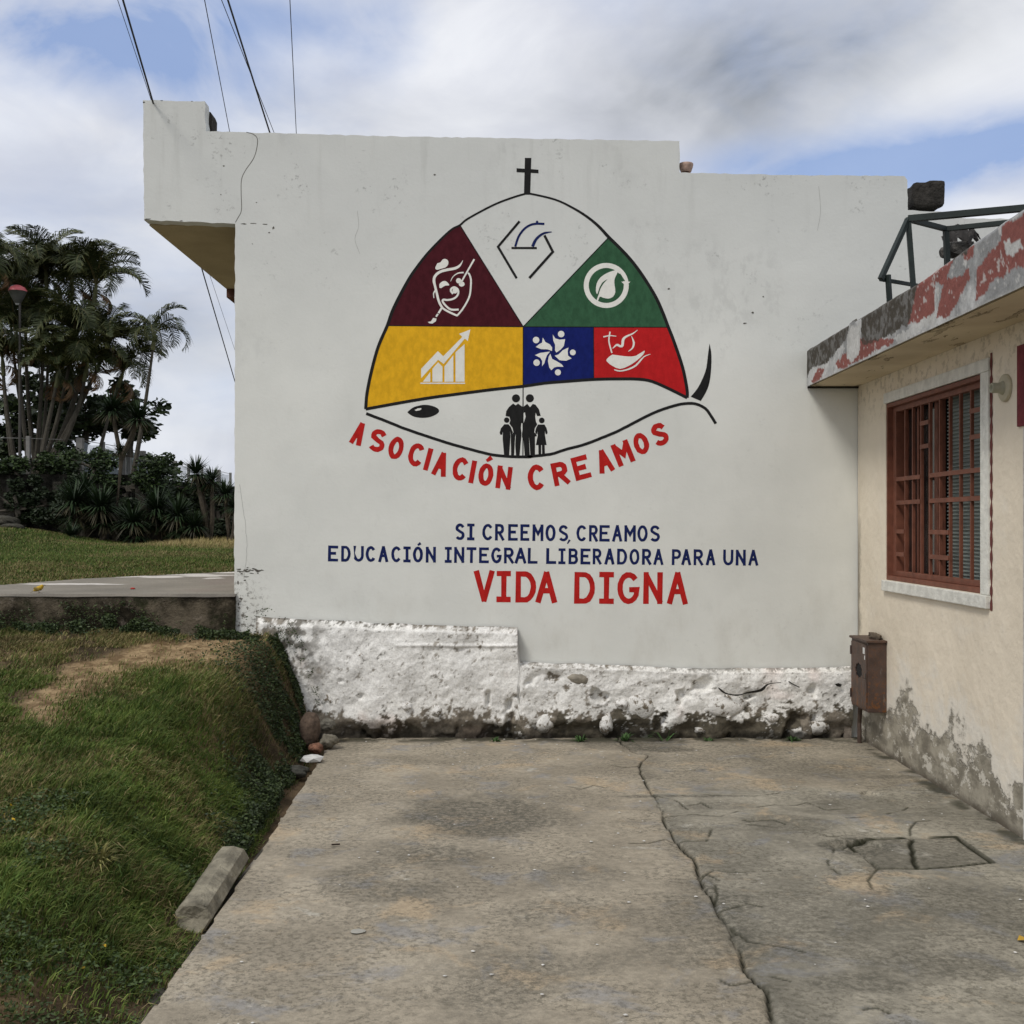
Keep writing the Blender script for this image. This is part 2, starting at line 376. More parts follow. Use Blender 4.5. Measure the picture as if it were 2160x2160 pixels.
minor = [[(450, 432), (580, 435), (606, 378)], [(400, 332), (520, 320), (640, 326), (722, 303)], [(350, 240), (450, 256), (505, 292)], [(575, 234), (700, 243), (800, 241), (892, 230)],
         [(1000, 372), (1062, 396), (1110, 416), (1150, 411)], [(800, 287), (870, 276), (960, 279), (1012, 268)], [(618, 615), (632, 660), (620, 700)], [(258, 22), (400, 14), (540, 10)],
         [(690, 795), (712, 830)], [(540, 575), (600, 578), (640, 600)], [(860, 1010), (940, 1030)], [(1250, 1150), (1310, 1140), (1360, 1165)], [(1180, 335), (1260, 330)], [(735, 345), (800, 338), (870, 330), (920, 350), (870, 372), (760, 362)],
         [(510, 275), (560, 268), (600, 285)], [(600, 130), (520, 134), (420, 138)], [(1440, 215), (1500, 218), (1560, 216)], [(1350, 318), (1410, 300), (1440, 290)]]
minor += [[(450, 432), (400, 425), (330, 436), (260, 440)], [(552, 592), (610, 560), (700, 570), (790, 566), (900, 560)], [(1190, 436), (1130, 470), (1090, 520), (1150, 575)], [(1450, 415), (1440, 380), (1480, 350), (1560, 345)], [(640, 730), (760, 700), (820, 712)], [(685, 800), (770, 860), (900, 880), (1000, 905)], [(1312, 549), (1260, 600), (1290, 640)], [(296, 112), (240, 118), (180, 108)], [(784, 1030), (700, 1040), (640, 1020)], [(0, 200), (60, 210), (110, 196), (160, 205)], [(1010, 268), (1090, 300), (1180, 296)]]
minor = [jag([z7(*q) for q in c], .09, .012, i + 5) for i, c in enumerate(minor)]
cover = [z7(*q) for q in [(1190, 436), (1262, 424), (1450, 418), (1640, 413), (1798, 523), (1640, 540), (1510, 549), (1312, 549), (1240, 484)]]
cover_in = jag([z7(*q) for q in [(1450, 415), (1460, 470), (1466, 500), (1485, 552)]], .05, .01, 77)
potholes = [(*z7(870, 348), .16, .11, .012), (*z7(1285, 232), .07, .06, .02), (*z7(1040, 365), .09, .09, .010), (*z7(1228, 452), .16, .12, .02), (*z7(540, 290), .1, .12, .008)]
cy = [q[1] for q in main]; cx = [q[0] for q in main]
def main_x(y): return np.interp(-y, [-q for q in cy], cx) if False else np.interp(y, cy[::-1], cx[::-1])
xs = np.arange(-1.30, 2.56, .010); ys = np.concatenate([np.arange(-3.0, 3.2, .1), np.arange(3.2, 8.56, .0125)])
def dedge(y): return np.interp(y, [-3, 3.54, 5, 8.12, 8.6], [-1.13, -1.146, -1.175, -1.28, -1.30])
def dz_(x, y):
    z = .006 * (fbm(x, y, 1.5, 3, 40) - .5) + .004 * (fbm(x, y, 11, 3, 41) - .5)
    dm = seg_dist(x, y, main); w = .001 + .007 * fbm(x, y, 4, 2, 43)
    z -= .018 * sst(dm, w + .005, w * .3) * sst(fbm(x, y, 2.6, 3, 39), .34, .5)
    for c in minor: z -= .0045 * sst(seg_dist(x, y, c), .010, .002)
    z -= .012 * sst(fbm(x, y, 5, 3, 44) - dm * 5, .42, .52) * sst(dm, .12, .05) * .6
    for a, b, rx, ry, dd in potholes:
        e = np.hypot((x - a) / rx, (y - b) / ry) + .7 * (fbm(x, y, 9, 3, 47) - .5); z -= dd * sst(e, 1.0, .8)
    z += .003 * sst(x - main_x(y), -.01, .01)
    ins = in_poly(x, y, cover); dc = seg_dist(x, y, cover + [cover[0]])
    z -= np.where(ins, .003, 0); z -= .018 * sst(dc, .012, .003) * np.clip(sst(fbm(x, y, 4, 3, 48), .38, .52) + (y < 5.6) * .8 - (y > 6.05) * .6, .05, 1)
    z -= .012 * sst(seg_dist(x, y, cover_in), .014, .005) * ins
    return z
def dcol(x, y):
    dm = seg_dist(x, y, main); dirt = sst(dm, .004 + .012 * fbm(x, y, 5, 2, 49), .001) * (.35 + .65 * sst(fbm(x, y, 2.6, 3, 39), .34, .5))
    for c in minor: dirt = np.maximum(dirt, sst(seg_dist(x, y, c), .011, .002) * (.20 + .65 * sst(fbm(x, y, 14, 2, 50), .22, .4)))
    dc = seg_dist(x, y, cover + [cover[0]]); dirt = np.maximum(dirt, sst(dc, .022, .008) * sst(fbm(x, y, 6, 3, 52), .3, .5))
    ins = in_poly(x, y, cover); dirt = np.maximum(dirt, sst(seg_dist(x, y, cover_in), .02, .006) * ins)
    wallf = sst(y, 8.02, 8.2) + sst(x, 2.38, 2.46) * sst(fbm(x, y, 7, 3, 58), .35, .6); dirt = np.maximum(dirt, wallf * .8 * sst(fbm(x, y, 8, 3, 51), .3, .5))
    g = sst(x - main_x(y) + .15 * (fbm(x, y, 3, 3, 53) - .5), -.03, .03) * (1 - .8 * sst(y + .25 * (fbm(x, y, 3, 3, 54) - .5), 6.6, 6.75))
    st = np.where(ins, .62, 0.) + .55 * sst(fbm(x, y, 1.1, 4, 55), .58, .72) + .5 * sst(np.abs(x - main_x(y)) + .3 * fbm(x, y, 4, 3, 57), .30, .12) * (x > main_x(y))
    for pa_, pb_, rx, ry, am in ((1000, 1720, .42, .50, .9), (930, 1800, .25, .25, .8), (830, 1880, .3, .18, .6), (1180, 1930, .35, .2, .5), (760, 1850, .2, .3, .5), (1040, 2050, .4, .2, .4), (1780, 2075, .3, .14, .8), (1980, 2040, .35, .16, .7), (1660, 1740, .4, .2, .6), (1500, 1700, .25, .15, .6), (1390, 1580, .3, .12, .9), (1440, 1680, .45, .05, .9), (1480, 1900, .2, .2, .5), (1820, 1640, .4, .06, .6)):
        q = gp(pa_, pb_); st = np.maximum(st, am * sst(np.hypot((x - q[0]) / rx, (y - q[1]) / ry) + 1.1 * (fbm(x, y, 4, 4, 59) - .5), 1.1, .55))
    a, b, rx, ry = *z7(1235, 455), .22, .2
    st = np.maximum(st, .95 * sst(np.hypot((x - a) / rx, (y - b) / ry) + .8 * (fbm(x, y, 8, 3, 56) - .5), 1., .7))
    return np.stack([np.clip(dirt, 0, 1), np.clip(g, 0, 1), np.clip(st, 0, .9)], 1)
P, Fq, u, v = grid(xs, ys, lambda x, y: (x, y, dz_(x.ravel(), y.ravel()).reshape(x.shape)))
C = dcol(P[:, 0], P[:, 1])
cen = P[Fq].mean(1); ed = dedge(cen[:, 1]) + .025 * (fbm(cen[:, 1], cen[:, 1] * 0, 9, 4, 60) - .5)
keep = cen[:, 0] > ed; left = cen[:, 0] < main_x(cen[:, 1]); inc = in_poly(cen[:, 0], cen[:, 1], cover)
cil = cen[:, 0] < np.interp(cen[:, 1], [q[1] for q in cover_in][::-1], [q[0] for q in cover_in][::-1])
MB().box((-1.24, -3, -.28), (2.5, 8.28, -.06)).obj('driveway', flat('driveway_bed', (.05, .045, .035), 1, .2, 8), kind='structure')
drv = bpy.data.objects['driveway']
def slab(name, sel, label=None):
    f = Fq[sel]; used, inv = np.unique(f, return_inverse=True); f = inv.reshape(f.shape)
    V = P[used]; c = C[used]
    # skirt: boundary edges dropped 6 cm
    e = np.concatenate([f[:, [0, 1]], f[:, [1, 2]], f[:, [2, 3]], f[:, [3, 0]]]); key = np.sort(e, 1); kk = key[:, 0].astype(np.int64) * 10**7 + key[:, 1]
    _, idx, cnt = np.unique(kk, return_index=True, return_counts=True); be = e[idx[cnt == 1]]
    bv, bi = np.unique(be, return_inverse=True); bi = bi.reshape(be.shape) + len(V)
    V2 = V[bv].copy(); V2[:, 2] -= .07
    q = np.stack([be[:, 1], be[:, 0], bi[:, 0], bi[:, 1]], 1)
    return mesh(name, np.concatenate([V, V2]), np.concatenate([f, q]), M_drive, drv, cols=np.concatenate([c, c[bv]]), label=label)
slab('concrete_slab', keep & left & ~inc, 'tan mildewed slab left of the long crack')
slab('concrete_slab', keep & ~left & ~inc, 'greyer slab right of the long crack')
slab('drain_cover_piece', inc & cil, 'left piece of the sunken broken cover')
slab('drain_cover_piece', inc & ~cil, 'right piece of the sunken broken cover')
# ------------------------------------------------------------------ platform (raised concrete terrace on the left)
def f_plat(t, b):
    p = t.pos(); x, y, z = t.sep(p)[:3]
    c = t.mix(t.step(t.noise(p, 1.3, 6, .65), .35, .65), (.125, .115, .10), (.21, .19, .16))
    c = t.mix(t.step(t.noise(t.mapv(p, (.55, 1.6, 1), (4, 2, 0)), 1.0, 3, .5, .3), .56, .60, 0, .8), c, (.42, .40, .37))
    return c, t.bump(t.noise(p, 40, 5, .6), .008)
M_plat = mat('terrace_concrete', f_plat, .95, .2)
def f_face(t, b):
    p = t.pos(); x, y, z = t.sep(p)[:3]
    c = t.mix(t.step(t.noise(p, 2.6, 6, .7), .42, .62), (.025, .021, .014), (.135, .112, .08))
    c = t.mix(t.step(t.noise(t.mapv(p, (1, 1, 1), (5, 0, 1)), 5, 6, .7), .52, .66, 0, .8), c, (.020, .026, .010))
    c = t.mix(t.step(t.noise(t.mapv(p, (1, 1, 1), (1, 7, 1)), 6, 5, .7), .58, .7, 0, .8), c, (.24, .2, .16))
    c = t.mix(t.m('MULTIPLY', t.step(z, .96, 1.02), .45), c, (.02, .019, .015))  # shade along the top edge, put into the face colour
    return c, t.bump(t.noise(p, 22, 6, .7), .03)
M_face = mat('mossy_concrete_face', f_face, 1., .1)
zt = 1.04
pl = root('raised_terrace', 'low concrete terrace with mossy dark front face, left of the white wall', 'terrace', (-3.4, 8.3, .6))
bk = [(-2.0, 12.9), (-2.6, 12.7), (-3.3, 11.7), (-4.0, 10.6), (-4.25, 9.55), (-6, 9.1), (-8, 8.9)]
top = [(-8, 8.30), (-2.005, 8.30)] + bk
V = [(x, y, zt) for x, y in top] + [(x, y, zt - .2) for x, y in top]; n = len(top)
tri = tessellate_polygon([[Vector((x, y, 0)) for x, y in top]])
V = [(x, y, zt - .012) for x, y in top] + [(x, y, zt - .2) for x, y in top]
mesh('deck_slab', V, [tuple(f) for f in tri] + [(i, (i + 1) % n, n + (i + 1) % n, n + i) for i in range(n)], M_plat, pl)
P, Fq, u, v = grid(np.arange(-7.9, -2.0, .03), np.arange(8.302, 12.9, .02), lambda x, y: (x, y, zt + .004 * (fbm(x, y, 2, 3, 63) - .5)))
cen = P[Fq].mean(1); Fq = Fq[in_poly(cen[:, 0], cen[:, 1], top)]
x_, y_ = P[:, 0], P[:, 1]; xw, yw = x_ + .25 * (fbm(x_, y_, 4, 4, 64) - .5), y_ + .35 * (fbm(x_, y_, 3, 4, 65) - .5)
pw_ = np.zeros(len(P))
for a_, b_, c_, e_ in ((-3.72, 9.68, .42, .12), (-3.72, 11.1, .2, .22), (-3.35, 11.0, .2, .25), (-3.0, 11.3, .25, .22), (-2.8, 10.75, .10, .14), (-2.9, 12.1, .35, .22), (-2.3, 12.5, .4, .25), (-3.35, 11.6, .3, .2), (-2.2, 11.9, .3, .12)):
    pw_ = np.maximum(pw_, sst(np.hypot((xw - a_) / c_, (yw - b_) / e_), 1.05, .9))
base = np.array([[.225, .205, .17]]) * (.65 + .7 * fbm(x_, y_, 1.6, 5, 66, .6))[:, None]; pk = sst(fbm(x_, y_, .9, 4, 67), .5, .65)[:, None] * .5
base = base * (1 - pk) + np.array([[.23, .19, .165]]) * pk
mesh('deck', P, Fq, M_paintgrid, pl, cols=base * (1 - pw_)[:, None] + np.array([[.58, .55, .51]]) * pw_[:, None], smooth=True)
us = np.arange(-8, -1.99, .02); vs = np.arange(.5, 1.035, .02)
P, Fq, u, v = grid(us, vs, lambda x, z: (x, 8.27 - .05 * (fbm(x, z, 4, 4, 70) - .5) + .05 * sst(z, .75, .6) * (fbm(x, z, 6, 2, 72)), z))
mesh('retaining_face', P, Fq, M_face, pl, smooth=True)
P, Fq, u, v = grid(us, np.array([8.258, 8.270, 8.30]), lambda x, y: (x, y + .012 * (fbm(x, y * 0, 7, 3, 73) - .5), np.where(y < 8.26, zt - .010 - .012 * fbm(x, x * 0, 5, 4, 74), zt + .002)))
mesh('kerb_edge', P, Fq, M_plat, pl)
# ------------------------------------------------------------------ white mural building
bld = root('white_mural_building', 'white washed building end wall with a large painted mural and stepped parapet', 'building', (.4, WY, 0))
def D(*q): return [(x * 1.11801, y * 1.11801) for x, y in q]     # outline notes taken on a 1932 px wide print
def prism(name, poly, y0, y1, m, parent, side_m=None, **kw):
    n = len(poly); V = [(x, y0, z) for x, z in poly] + [(x, y1, z) for x, z in poly]
    tri = tessellate_polygon([[Vector((x, z, 0)) for x, z in poly]])
    nf = [tuple(f) for f in tri]
    # orient front faces toward -Y
    a, b, c = [Vector(V[i]) for i in nf[0]]
    if (b - a).cross(c - a).y > 0: nf = [f[::-1] for f in nf]
    Fc = nf + [tuple(i + n for i in f[::-1]) for f in nf] + [((i + 1) % n, i, n + i, n + (i + 1) % n) for i in range(n)]
    return mesh(name, V, Fc, m, parent, **kw)
def rough_line(pts, step=.05, amp=.004, s=1):
    rr = random.Random(s); out = []
    for (a, b), (c, e) in zip(pts[:-1], pts[1:]):
        L = math.hypot(c - a, e - b); k = max(1, int(L / step)); nx, ny = -(e - b) / (L + 1e-9), (c - a) / (L + 1e-9)
        for i in range(k):
            q = rr.uniform(-amp, amp) if i else 0; w = i / k; out.append((a + (c - a) * w + nx * q, b + (e - b) * w + ny * q))
    out.append(pts[-1]); return out
outl = [(493, 1297 + 260), (495, 900), (496, 472), (303.5, 464), (302.5, 300), (301.5, 211), (360, 212.5), (432, 213.5), (434, 277), (800, 287), (1433, 297.5), (1434, 364), (1650, 369), (1908, 371.5), (1914, 380), (1915, 443), (1990, 447), (2003, 460), (2160, 462), (2160, 1557)]
pw = [(wp(*q)[0], wp(*q)[2]) for q in outl]
pw = rough_line(pw, .04, .0035, 4)
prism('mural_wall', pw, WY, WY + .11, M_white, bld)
x0 = wp(495, 0)[0]; xr = wp(2160, 0)[0]; xl = wp(303, 0)[0]
M_stucco = flat('cream_render', (.50, .44, .31), .95, .1, 3, bumps=(40, .006))
M_soffit = flat('ochre_soffit', (.42, .35, .225), .95, .1, 3, bumps=(40, .005))
M_darkc = flat('weathered_black_concrete', (.035, .032, .028), 1, .35, 14, bumps=(30, .02))
MB().box((x0 + .004, WY + .112, .3), (x0 + .15, 19, 3.7)).obj('side_wall', M_stucco, bld)
MB().box((x0 + .152, 18.85, .3), (xr, 19, 3.7)).obj('rear_wall', M_stucco, bld)
zs = wp(0, 466)[2]
MB().box((xl + .006, WY + .112, zs - .005), (x0 + .6, 18.9, zs + .11)).obj('overhanging_soffit', M_soffit, bld)
MB().box((x0 + .602, WY + .112, zs - .2), (xr, 18.9, zs - .05)).obj('roof_slab', M_darkc, bld)
MB().box((xl + .02, WY + .112, zs + .112), (xl + .14, 18.8, zs + .5)).obj('side_parapet', M_stucco, bld)
MB().box((xl + .01, 10.67, zs - .085), (xl + .17, 12.2, zs - .0055)).obj('beam', flat('brown_timber', (.10, .045, .028), .8, .3, 10), bld, label='brown beam end showing under the overhang')
z1 = wp(0, 216)[2]; z2 = wp(0, 280)[2]; xp = wp(434, 0)[0]
prism('parapet_end', [(xp - .3, z2 + .005), (xp + .012, z2 + .005), (xp + .016, z1 - .06), (xp + .004, z1 - .028), (xp - .3, z1 - .03)], WY + .113, WY + .26, M_darkc, bld)
# blackened brick stump and clay pot on the parapet
def boxy(V, c, r, p=4):
    q = (V - np.array(c)) / np.array(r); L = np.abs(q).max(1, keepdims=True); n2_ = np.linalg.norm(q, axis=1, keepdims=True) + 1e-9
    return np.array(c) + q * (n2_ / (L + 1e-9)) ** (.75 if p == 4 else .93) * np.array(r)
c = pp(1948, 418, WY + .2); q_ = MB().box((c.x - .118, c.y - .13, c.z - .09), (c.x + .112, c.y + .1, c.z + .082), .028)
import bmesh
bm = bmesh.new(); vs_ = [bm.verts.new(v) for v in q_.V]; [bm.faces.new([vs_[i] for i in f_]) for f_ in q_.F]; bmesh.ops.subdivide_edges(bm, edges=list(bm.edges), cuts=5, use_grid_fill=True)
V = np.array([v.co[:] for v in bm.verts]); bm.verts.index_update(); Fc = [[v.index for v in f_.verts] for f_ in bm.faces]; bm.free()
V += np.stack([.02 * (fbm(V[:, 0] + V[:, 1], V[:, 2] + V[:, 1], 14, 3, 190 + i) - .5) for i in range(3)], 1); V[:, 2] += .014 * (V[:, 0] > c.x) * (V[:, 2] > c.z)
mesh('masonry_stump', V, Fc, M_darkc, label='blackened masonry stump on the right end of the white parapet', cat='masonry block')
c = pp(1447, 363, WY + .07); rr_, zz = [.032, .038, .045, .052, .054, .050, .042, .036], [0, .0, .02, .04, .056, .062, .06, .02]
V = []; Fc = []
for i, (r_, z_) in enumerate(zip(rr_, zz)):
    for k in range(20): V.append((c.x + r_ * math.cos(k * math.pi / 10), c.y + r_ * math.sin(k * math.pi / 10), c.z + z_))
for i in range(7):
    for k in range(20): Fc.append((i * 20 + k, i * 20 + (k + 1) % 20, (i + 1) * 20 + (k + 1) % 20, (i + 1) * 20 + k))
mesh('clay_pot', V, Fc, flat('pale_clay', (.36, .25, .20), .7, .3, 30), smooth=True, label='small pale clay pot sitting at the step of the white parapet', cat='pot')
# cracks and chips in the plaster
def offset_strip(pts, w, taper=(1, 1), closed=False, cap=False):
    n = len(pts); out = []
    for i in range(n):
        a = pts[i - 1] if (i or closed) else pts[i]; c = pts[(i + 1) % n] if (i < n - 1 or closed) else pts[i]; b = pts[i]
        d1 = (b[0] - a[0], b[1] - a[1]); d2 = (c[0] - b[0], c[1] - b[1])
        l1 = math.hypot(*d1); l2 = math.hypot(*d2)
        d1 = (d1[0] / l1, d1[1] / l1) if l1 > 1e-9 else None; d2 = (d2[0] / l2, d2[1] / l2) if l2 > 1e-9 else None
        if d1 is None: d1 = d2
        if d2 is None: d2 = d1
        nx, ny = -(d1[1] + d2[1]), d1[0] + d2[0]; L = math.hypot(nx, ny) or 1; nx /= L; ny /= L
        k = max(.5, nx * -d1[1] + ny * d1[0])
        f = taper[0] + (taper[1] - taper[0]) * i / max(1, n - 1)
        ww = (w[i] if isinstance(w, (list, tuple)) else w * f) / 2 / k
        out.append(((b[0] + nx * ww, b[1] + ny * ww), (b[0] - nx * ww, b[1] - ny * ww)))
    V = [q for pr in out for q in pr]; Fc = [(2 * i, 2 * i + 1, 2 * i + 3, 2 * i + 2) for i in range(n - 1)]
    if closed: Fc.append((2 * n - 2, 2 * n - 1, 1, 0))
    return V, Fc
class Art:
    """flat paint on the mural wall, coordinates noted on enlarged prints of the wall"""
    def __init__(s, ox=0, oy=0, sc=1.): s.o = (ox, oy, sc); s.V = []; s.F = []; s.k = 0
    def z(s, ox, oy, sc): s.o = (ox, oy, sc); return s
    def pt(s, x, y): return (s.o[0] + x / s.o[2], s.o[1] + y / s.o[2])
    def put(s, V2, Fc, off):
        b = len(s.V); s.k += 1; off = (off * .25 if off < .02 else off) + .00018 * (s.k % 8)
        s.V += [wp(x, y, off) for x, y in V2]
        for f in Fc:
            a, q, c = [Vector(s.V[b + i]) for i in f[:3]]
            f = tuple(b + i for i in f)
            s.F.append(f[::-1] if (q - a).cross(c - a).y > 0 else f)
    def fill(s, pts, off=.0025, raw=False):
        pts = pts if raw else [s.pt(*q) for q in pts]
        tri = tessellate_polygon([[Vector((x, y, 0)) for x, y in pts]]); s.put(pts, [tuple(f) for f in tri], off); return s
    def line(s, pts, w, off=.004, raw=False, closed=False, taper=(1, 1), sub=True, wob=.0):
        if not raw: pts = [s.pt(*q) for q in pts]; w = [i / s.o[2] for i in w] if isinstance(w, (list, tuple)) else w / s.o[2]
        if wob:
            q = rough_line(pts, 7, wob, len(pts)); pts = q
        V2, Fc = offset_strip(pts, w, taper, closed); s.put(V2, Fc, off); return s
    def disc(s, x, y, r, off=.004, n=22, ry=None):
        ry = ry or r; return s.fill([(x + r * math.cos(i * 2 * math.pi / n), y + ry * math.sin(i * 2 * math.pi / n)) for i in range(n)], off)
    def obj(s, name, m, parent, **kw): return mesh(name, s.V, s.F, m, parent, **kw)
def smooth(pts, n=4):
    out = []; P_ = [pts[0]] + list(pts) + [pts[-1]]
    for i in range(1, len(P_) - 2):
        p0, p1, p2, p3 = P_[i - 1:i + 3]
        for k in range(n):
            u_ = k / n
            out.append(tuple(.5 * (2 * p1[j] + (-p0[j] + p2[j]) * u_ + (2 * p0[j] - 5 * p1[j] + 4 * p2[j] - p3[j]) * u_ * u_ + (-p0[j] + 3 * p1[j] - 3 * p2[j] + p3[j]) * u_ ** 3) for j in (0, 1)))
    out.append(pts[-1]); return out
Z3 = (730, 300, 4.83); Z4 = (1080, 420, 4.3909); Z5 = (730, 660, 4.83); ZF = (1040, 800, 10.736); ZL = (1080, 840, 4.3909); Z8 = (200, 160, 3.864)
T7 = (680, 1090, 3.7154); T8 = (1160, 1090, 4.025)
def zz_(Z, *q): return [(Z[0] + x / Z[2], Z[1] + y / Z[2]) for x, y in q]
M_crack = flat('crack_shadow_dirt', (.16, .155, .14), 1, .2, 30); M_chip = flat('chipped_dirty_plaster', (.10, .095, .08), 1, .3, 60)
a = Art(*Z8)
a.line(smooth([(1235, 460), (1290, 475), (1325, 515), (1318, 600), (1290, 680), (1225, 775), (1195, 850), (1193, 960), (1195, 1095), (1165, 1160), (1145, 1195)]), 6, .0015, wob=.4)
a.obj('plaster_crack', M_crack, bld)
M_hair = flat('fine_hairline', (.40, .405, .38), 1, .2, 30)
for pts in ([(2140, 1100), (2150, 1230), (2120, 1330), (2160, 1450)], [(5900, 900), (5915, 1100), (5890, 1260)], [(1180, 3330), (1240, 3800), (1215, 4100)]):
    Art(*Z8).line(rough_line(smooth(pts), 30, 4, len(pts)), 3.2, .0015).obj('hairline_crack', M_hair, bld)
a = Art(*Z8)
rr = random.Random(5)
def ragged(x, y, rx, ry, n=9): return [(x + rx * math.cos(i * 6.283 / n) * rr.uniform(.5, 1.1), y + ry * math.sin(i * 6.283 / n) * rr.uniform(.4, 1.1)) for i in range(n)]
for q in [(1215, 1206, 26, 7), (1290, 1204, 40, 4), (1385, 1210, 30, 6), (1455, 1240, 14, 14), (1420, 1278, 10, 6), (705, 1182, 16, 5), (430, 1168, 35, 6), (1050, 735, 8, 10), (1028, 968, 6, 6), (1318, 1032, 8, 4), (1285, 1370, 8, 3), (790, 207, 10, 4), (545, 202, 18, 3), (400, 215, 10, 8)]:
    a.fill(ragged(*q), .0015)
a.z(0, 0, 1.11801 ** -1)
for q in [(rr.uniform(450, 494), rr.gauss(1077, 4), rr.uniform(1.5, 6), rr.uniform(.8, 2)) for _ in range(26)] + [(455, 1130, 4, 3), (450, 1140, 2, 5), (449, 1100, 2, 4), (462, 1095, 3, 2), (1262, 545, 3, 2), (1405, 610, 4, 2), (1420, 590, 4, 2), (1440, 560, 2, 2), (1735, 1180, 5, 2), (1570, 640, 3, 3), (820, 330, 3, 2)]:
    a.fill(ragged(*q), .0015)
a.obj('plaster_chips_and_dents', M_chip, bld, kind='stuff')
# emblem ---------------------------------------------------------------
em = empty_part('mural_emblem', bld, wp(1100, 960), 'painted whale emblem made of coloured panels')
oL = zz_(Z5, (200, 980), (215, 810), (265, 570), (330, 340), (420, 130)) ; cL = [oL[-1]]
oM = zz_(Z3, (485, 1690), (625, 1420), (720, 1275), (850, 1110), (1055, 905), (1160, 845))
oT = zz_(Z3, (1240, 780), (1480, 650), (1650, 580), (1810, 530), (1875, 525)) + zz_(Z4, (400, 5), (560, 80), (690, 160), (800, 250), (895, 352))
oG = zz_(Z4, (1000, 455), (1110, 575), (1220, 725), (1330, 905), (1400, 1060), (1448, 1187))
oR = zz_(Z4, (1500, 1320), (1580, 1560), (1620, 1760), (1622, 1840))
bot = zz_(Z5, (200, 980), (500, 925), (820, 870), (1150, 825), (1500, 780), (1800, 748)) 
bot2 = zz_(Z4, (100, 1735), (300, 1705), (480, 1690), (760, 1670))
bot3 = zz_(Z4, (760, 1670), (1000, 1665), (1180, 1668), (1300, 1690), (1450, 1755), (1622, 1840))
ctr = zz_(Z3, (1805, 1880))[0]; hB = zz_(Z4, (755, 1187))[0]
A_ = lambda: Art()
A_().fill([cL[0]] + oM + [ctr], .0025, raw=True).obj('painted_panel', P_maroon, em, label='maroon painted triangle with white mask drawing')
A_().fill([zz_(Z4, (895, 355))[0]] + oG + [ctr], .0025, raw=True).obj('painted_panel', P_green, em, label='green painted panel with white leaf ring')
A_().fill(oL + [ctr] + bot[::-1][:-1], .0022, raw=True).obj('painted_panel', P_yellow, em, label='yellow painted panel with white chart')
A_().fill([ctr, hB] + bot2[::-1], .0025, raw=True).obj('painted_panel', P_blue, em, label='blue painted panel with ring of five figures')
A_().fill([hB, oG[-1]] + oR + bot3[::-1][1:], .0023, raw=True).obj('painted_panel', P_red, em, label='red painted panel with white boat bowl')
sstf = lambda q: min(1, max(0, (q - .12) / .12))
a = Art(); full = oL + oM + oT + oG + oR
sm = smooth(full, 4); n = len(sm)
a.line(sm, [4.2 + 2.6 * sstf(abs(i / n - .42)) for i in range(n)], .0045, raw=True)
a.line(smooth(bot + bot2[1:] + bot3[1:], 3), 6.4, .0045, raw=True)
a.z(*Z5).line(smooth([(205, 1025), (400, 1100), (600, 1180), (850, 1265), (1100, 1345), (1400, 1425), (1520, 1450), (1700, 1465), (1880, 1466)] + [((x / 4.3909 + 1080 - 730) * 4.83, (y / 4.3909 + 840 - 660) * 4.83) for x, y in [(160, 540), (350, 520), (450, 490), (520, 468), (650, 435), (800, 380), (1000, 295), (1200, 190), (1350, 120), (1500, 70), (1600, 50), (1700, 52), (1790, 95), (1840, 160), (1887, 235)]], 3), 29, .0045, wob=.25)
a.line([ctr, zz_(Z3, (1160, 845))[0]], 2.0, .0042, raw=True); a.line([ctr, zz_(Z4, (895, 355))[0]], 2.0, .0042, raw=True)
a.line([cL[0], ctr, oG[-1]], 1.6, .0042, raw=True); a.line([hB, zz_(Z4, (757, 1668))[0]], 1.6, .0042, raw=True)
a.line([ctr, (1103, 962)], 2.2, .0042, raw=True)
a.obj('black_outline', P_black, em)
a = Art(*Z3); a.fill([(1822, 160), (1887, 160), (1876, 535), (1812, 535)], .0035); a.fill([(1737, 265), (1960, 280), (1960, 316), (1737, 305)], .0040)
a.obj('painted_cross', P_black, em)
Art(*Z4).fill(smooth([(1830, 1340), (1845, 1420), (1847, 1520), (1838, 1640), (1820, 1730), (1790, 1800), (1748, 1870)], 3) + smooth([(1655, 1830), (1720, 1750), (1770, 1650), (1800, 1560), (1815, 1440), (1828, 1345)], 3), .004).obj('tail_fin', P_black, em)
Art(*Z5).fill(smooth([(625, 1010), (680, 965), (740, 945), (800, 936), (870, 945), (930, 970), (948, 1000), (925, 1030), (860, 1060), (780, 1070), (700, 1060), (650, 1035), (626, 1014)], 3), .003).obj('whale_eye', P_black, em)
Art(*Z5).fill([(698, 990), (730, 974), (765, 970), (767, 982), (750, 993), (715, 999)], .0055).obj('eye_highlight', P_icon, em)
a = Art(*Z3); a.line([(1768, 805), (1548, 1065), (1738, 1387)], 25); a.line([(1685, 1078), (1943, 1078)], 22)
a.z(*Z4).line([(300, 335), (378, 488), (160, 732)], 24); a.obj('angular_logo_lines', P_black, em)
a = Art(*Z4); a.line(smooth([(30, 440), (60, 350), (110, 280), (170, 240), (230, 228), (300, 230)]), 21); a.line(smooth([(190, 440), (215, 385), (250, 345), (300, 315), (368, 304)]), [28, 28, 28, 28, 26, 25, 24, 24, 23, 22, 22, 21, 20, 18, 14, 10, 8]); a.disc(232, 212, 12)
a.obj('blue_logo_arcs', P_navy, em)
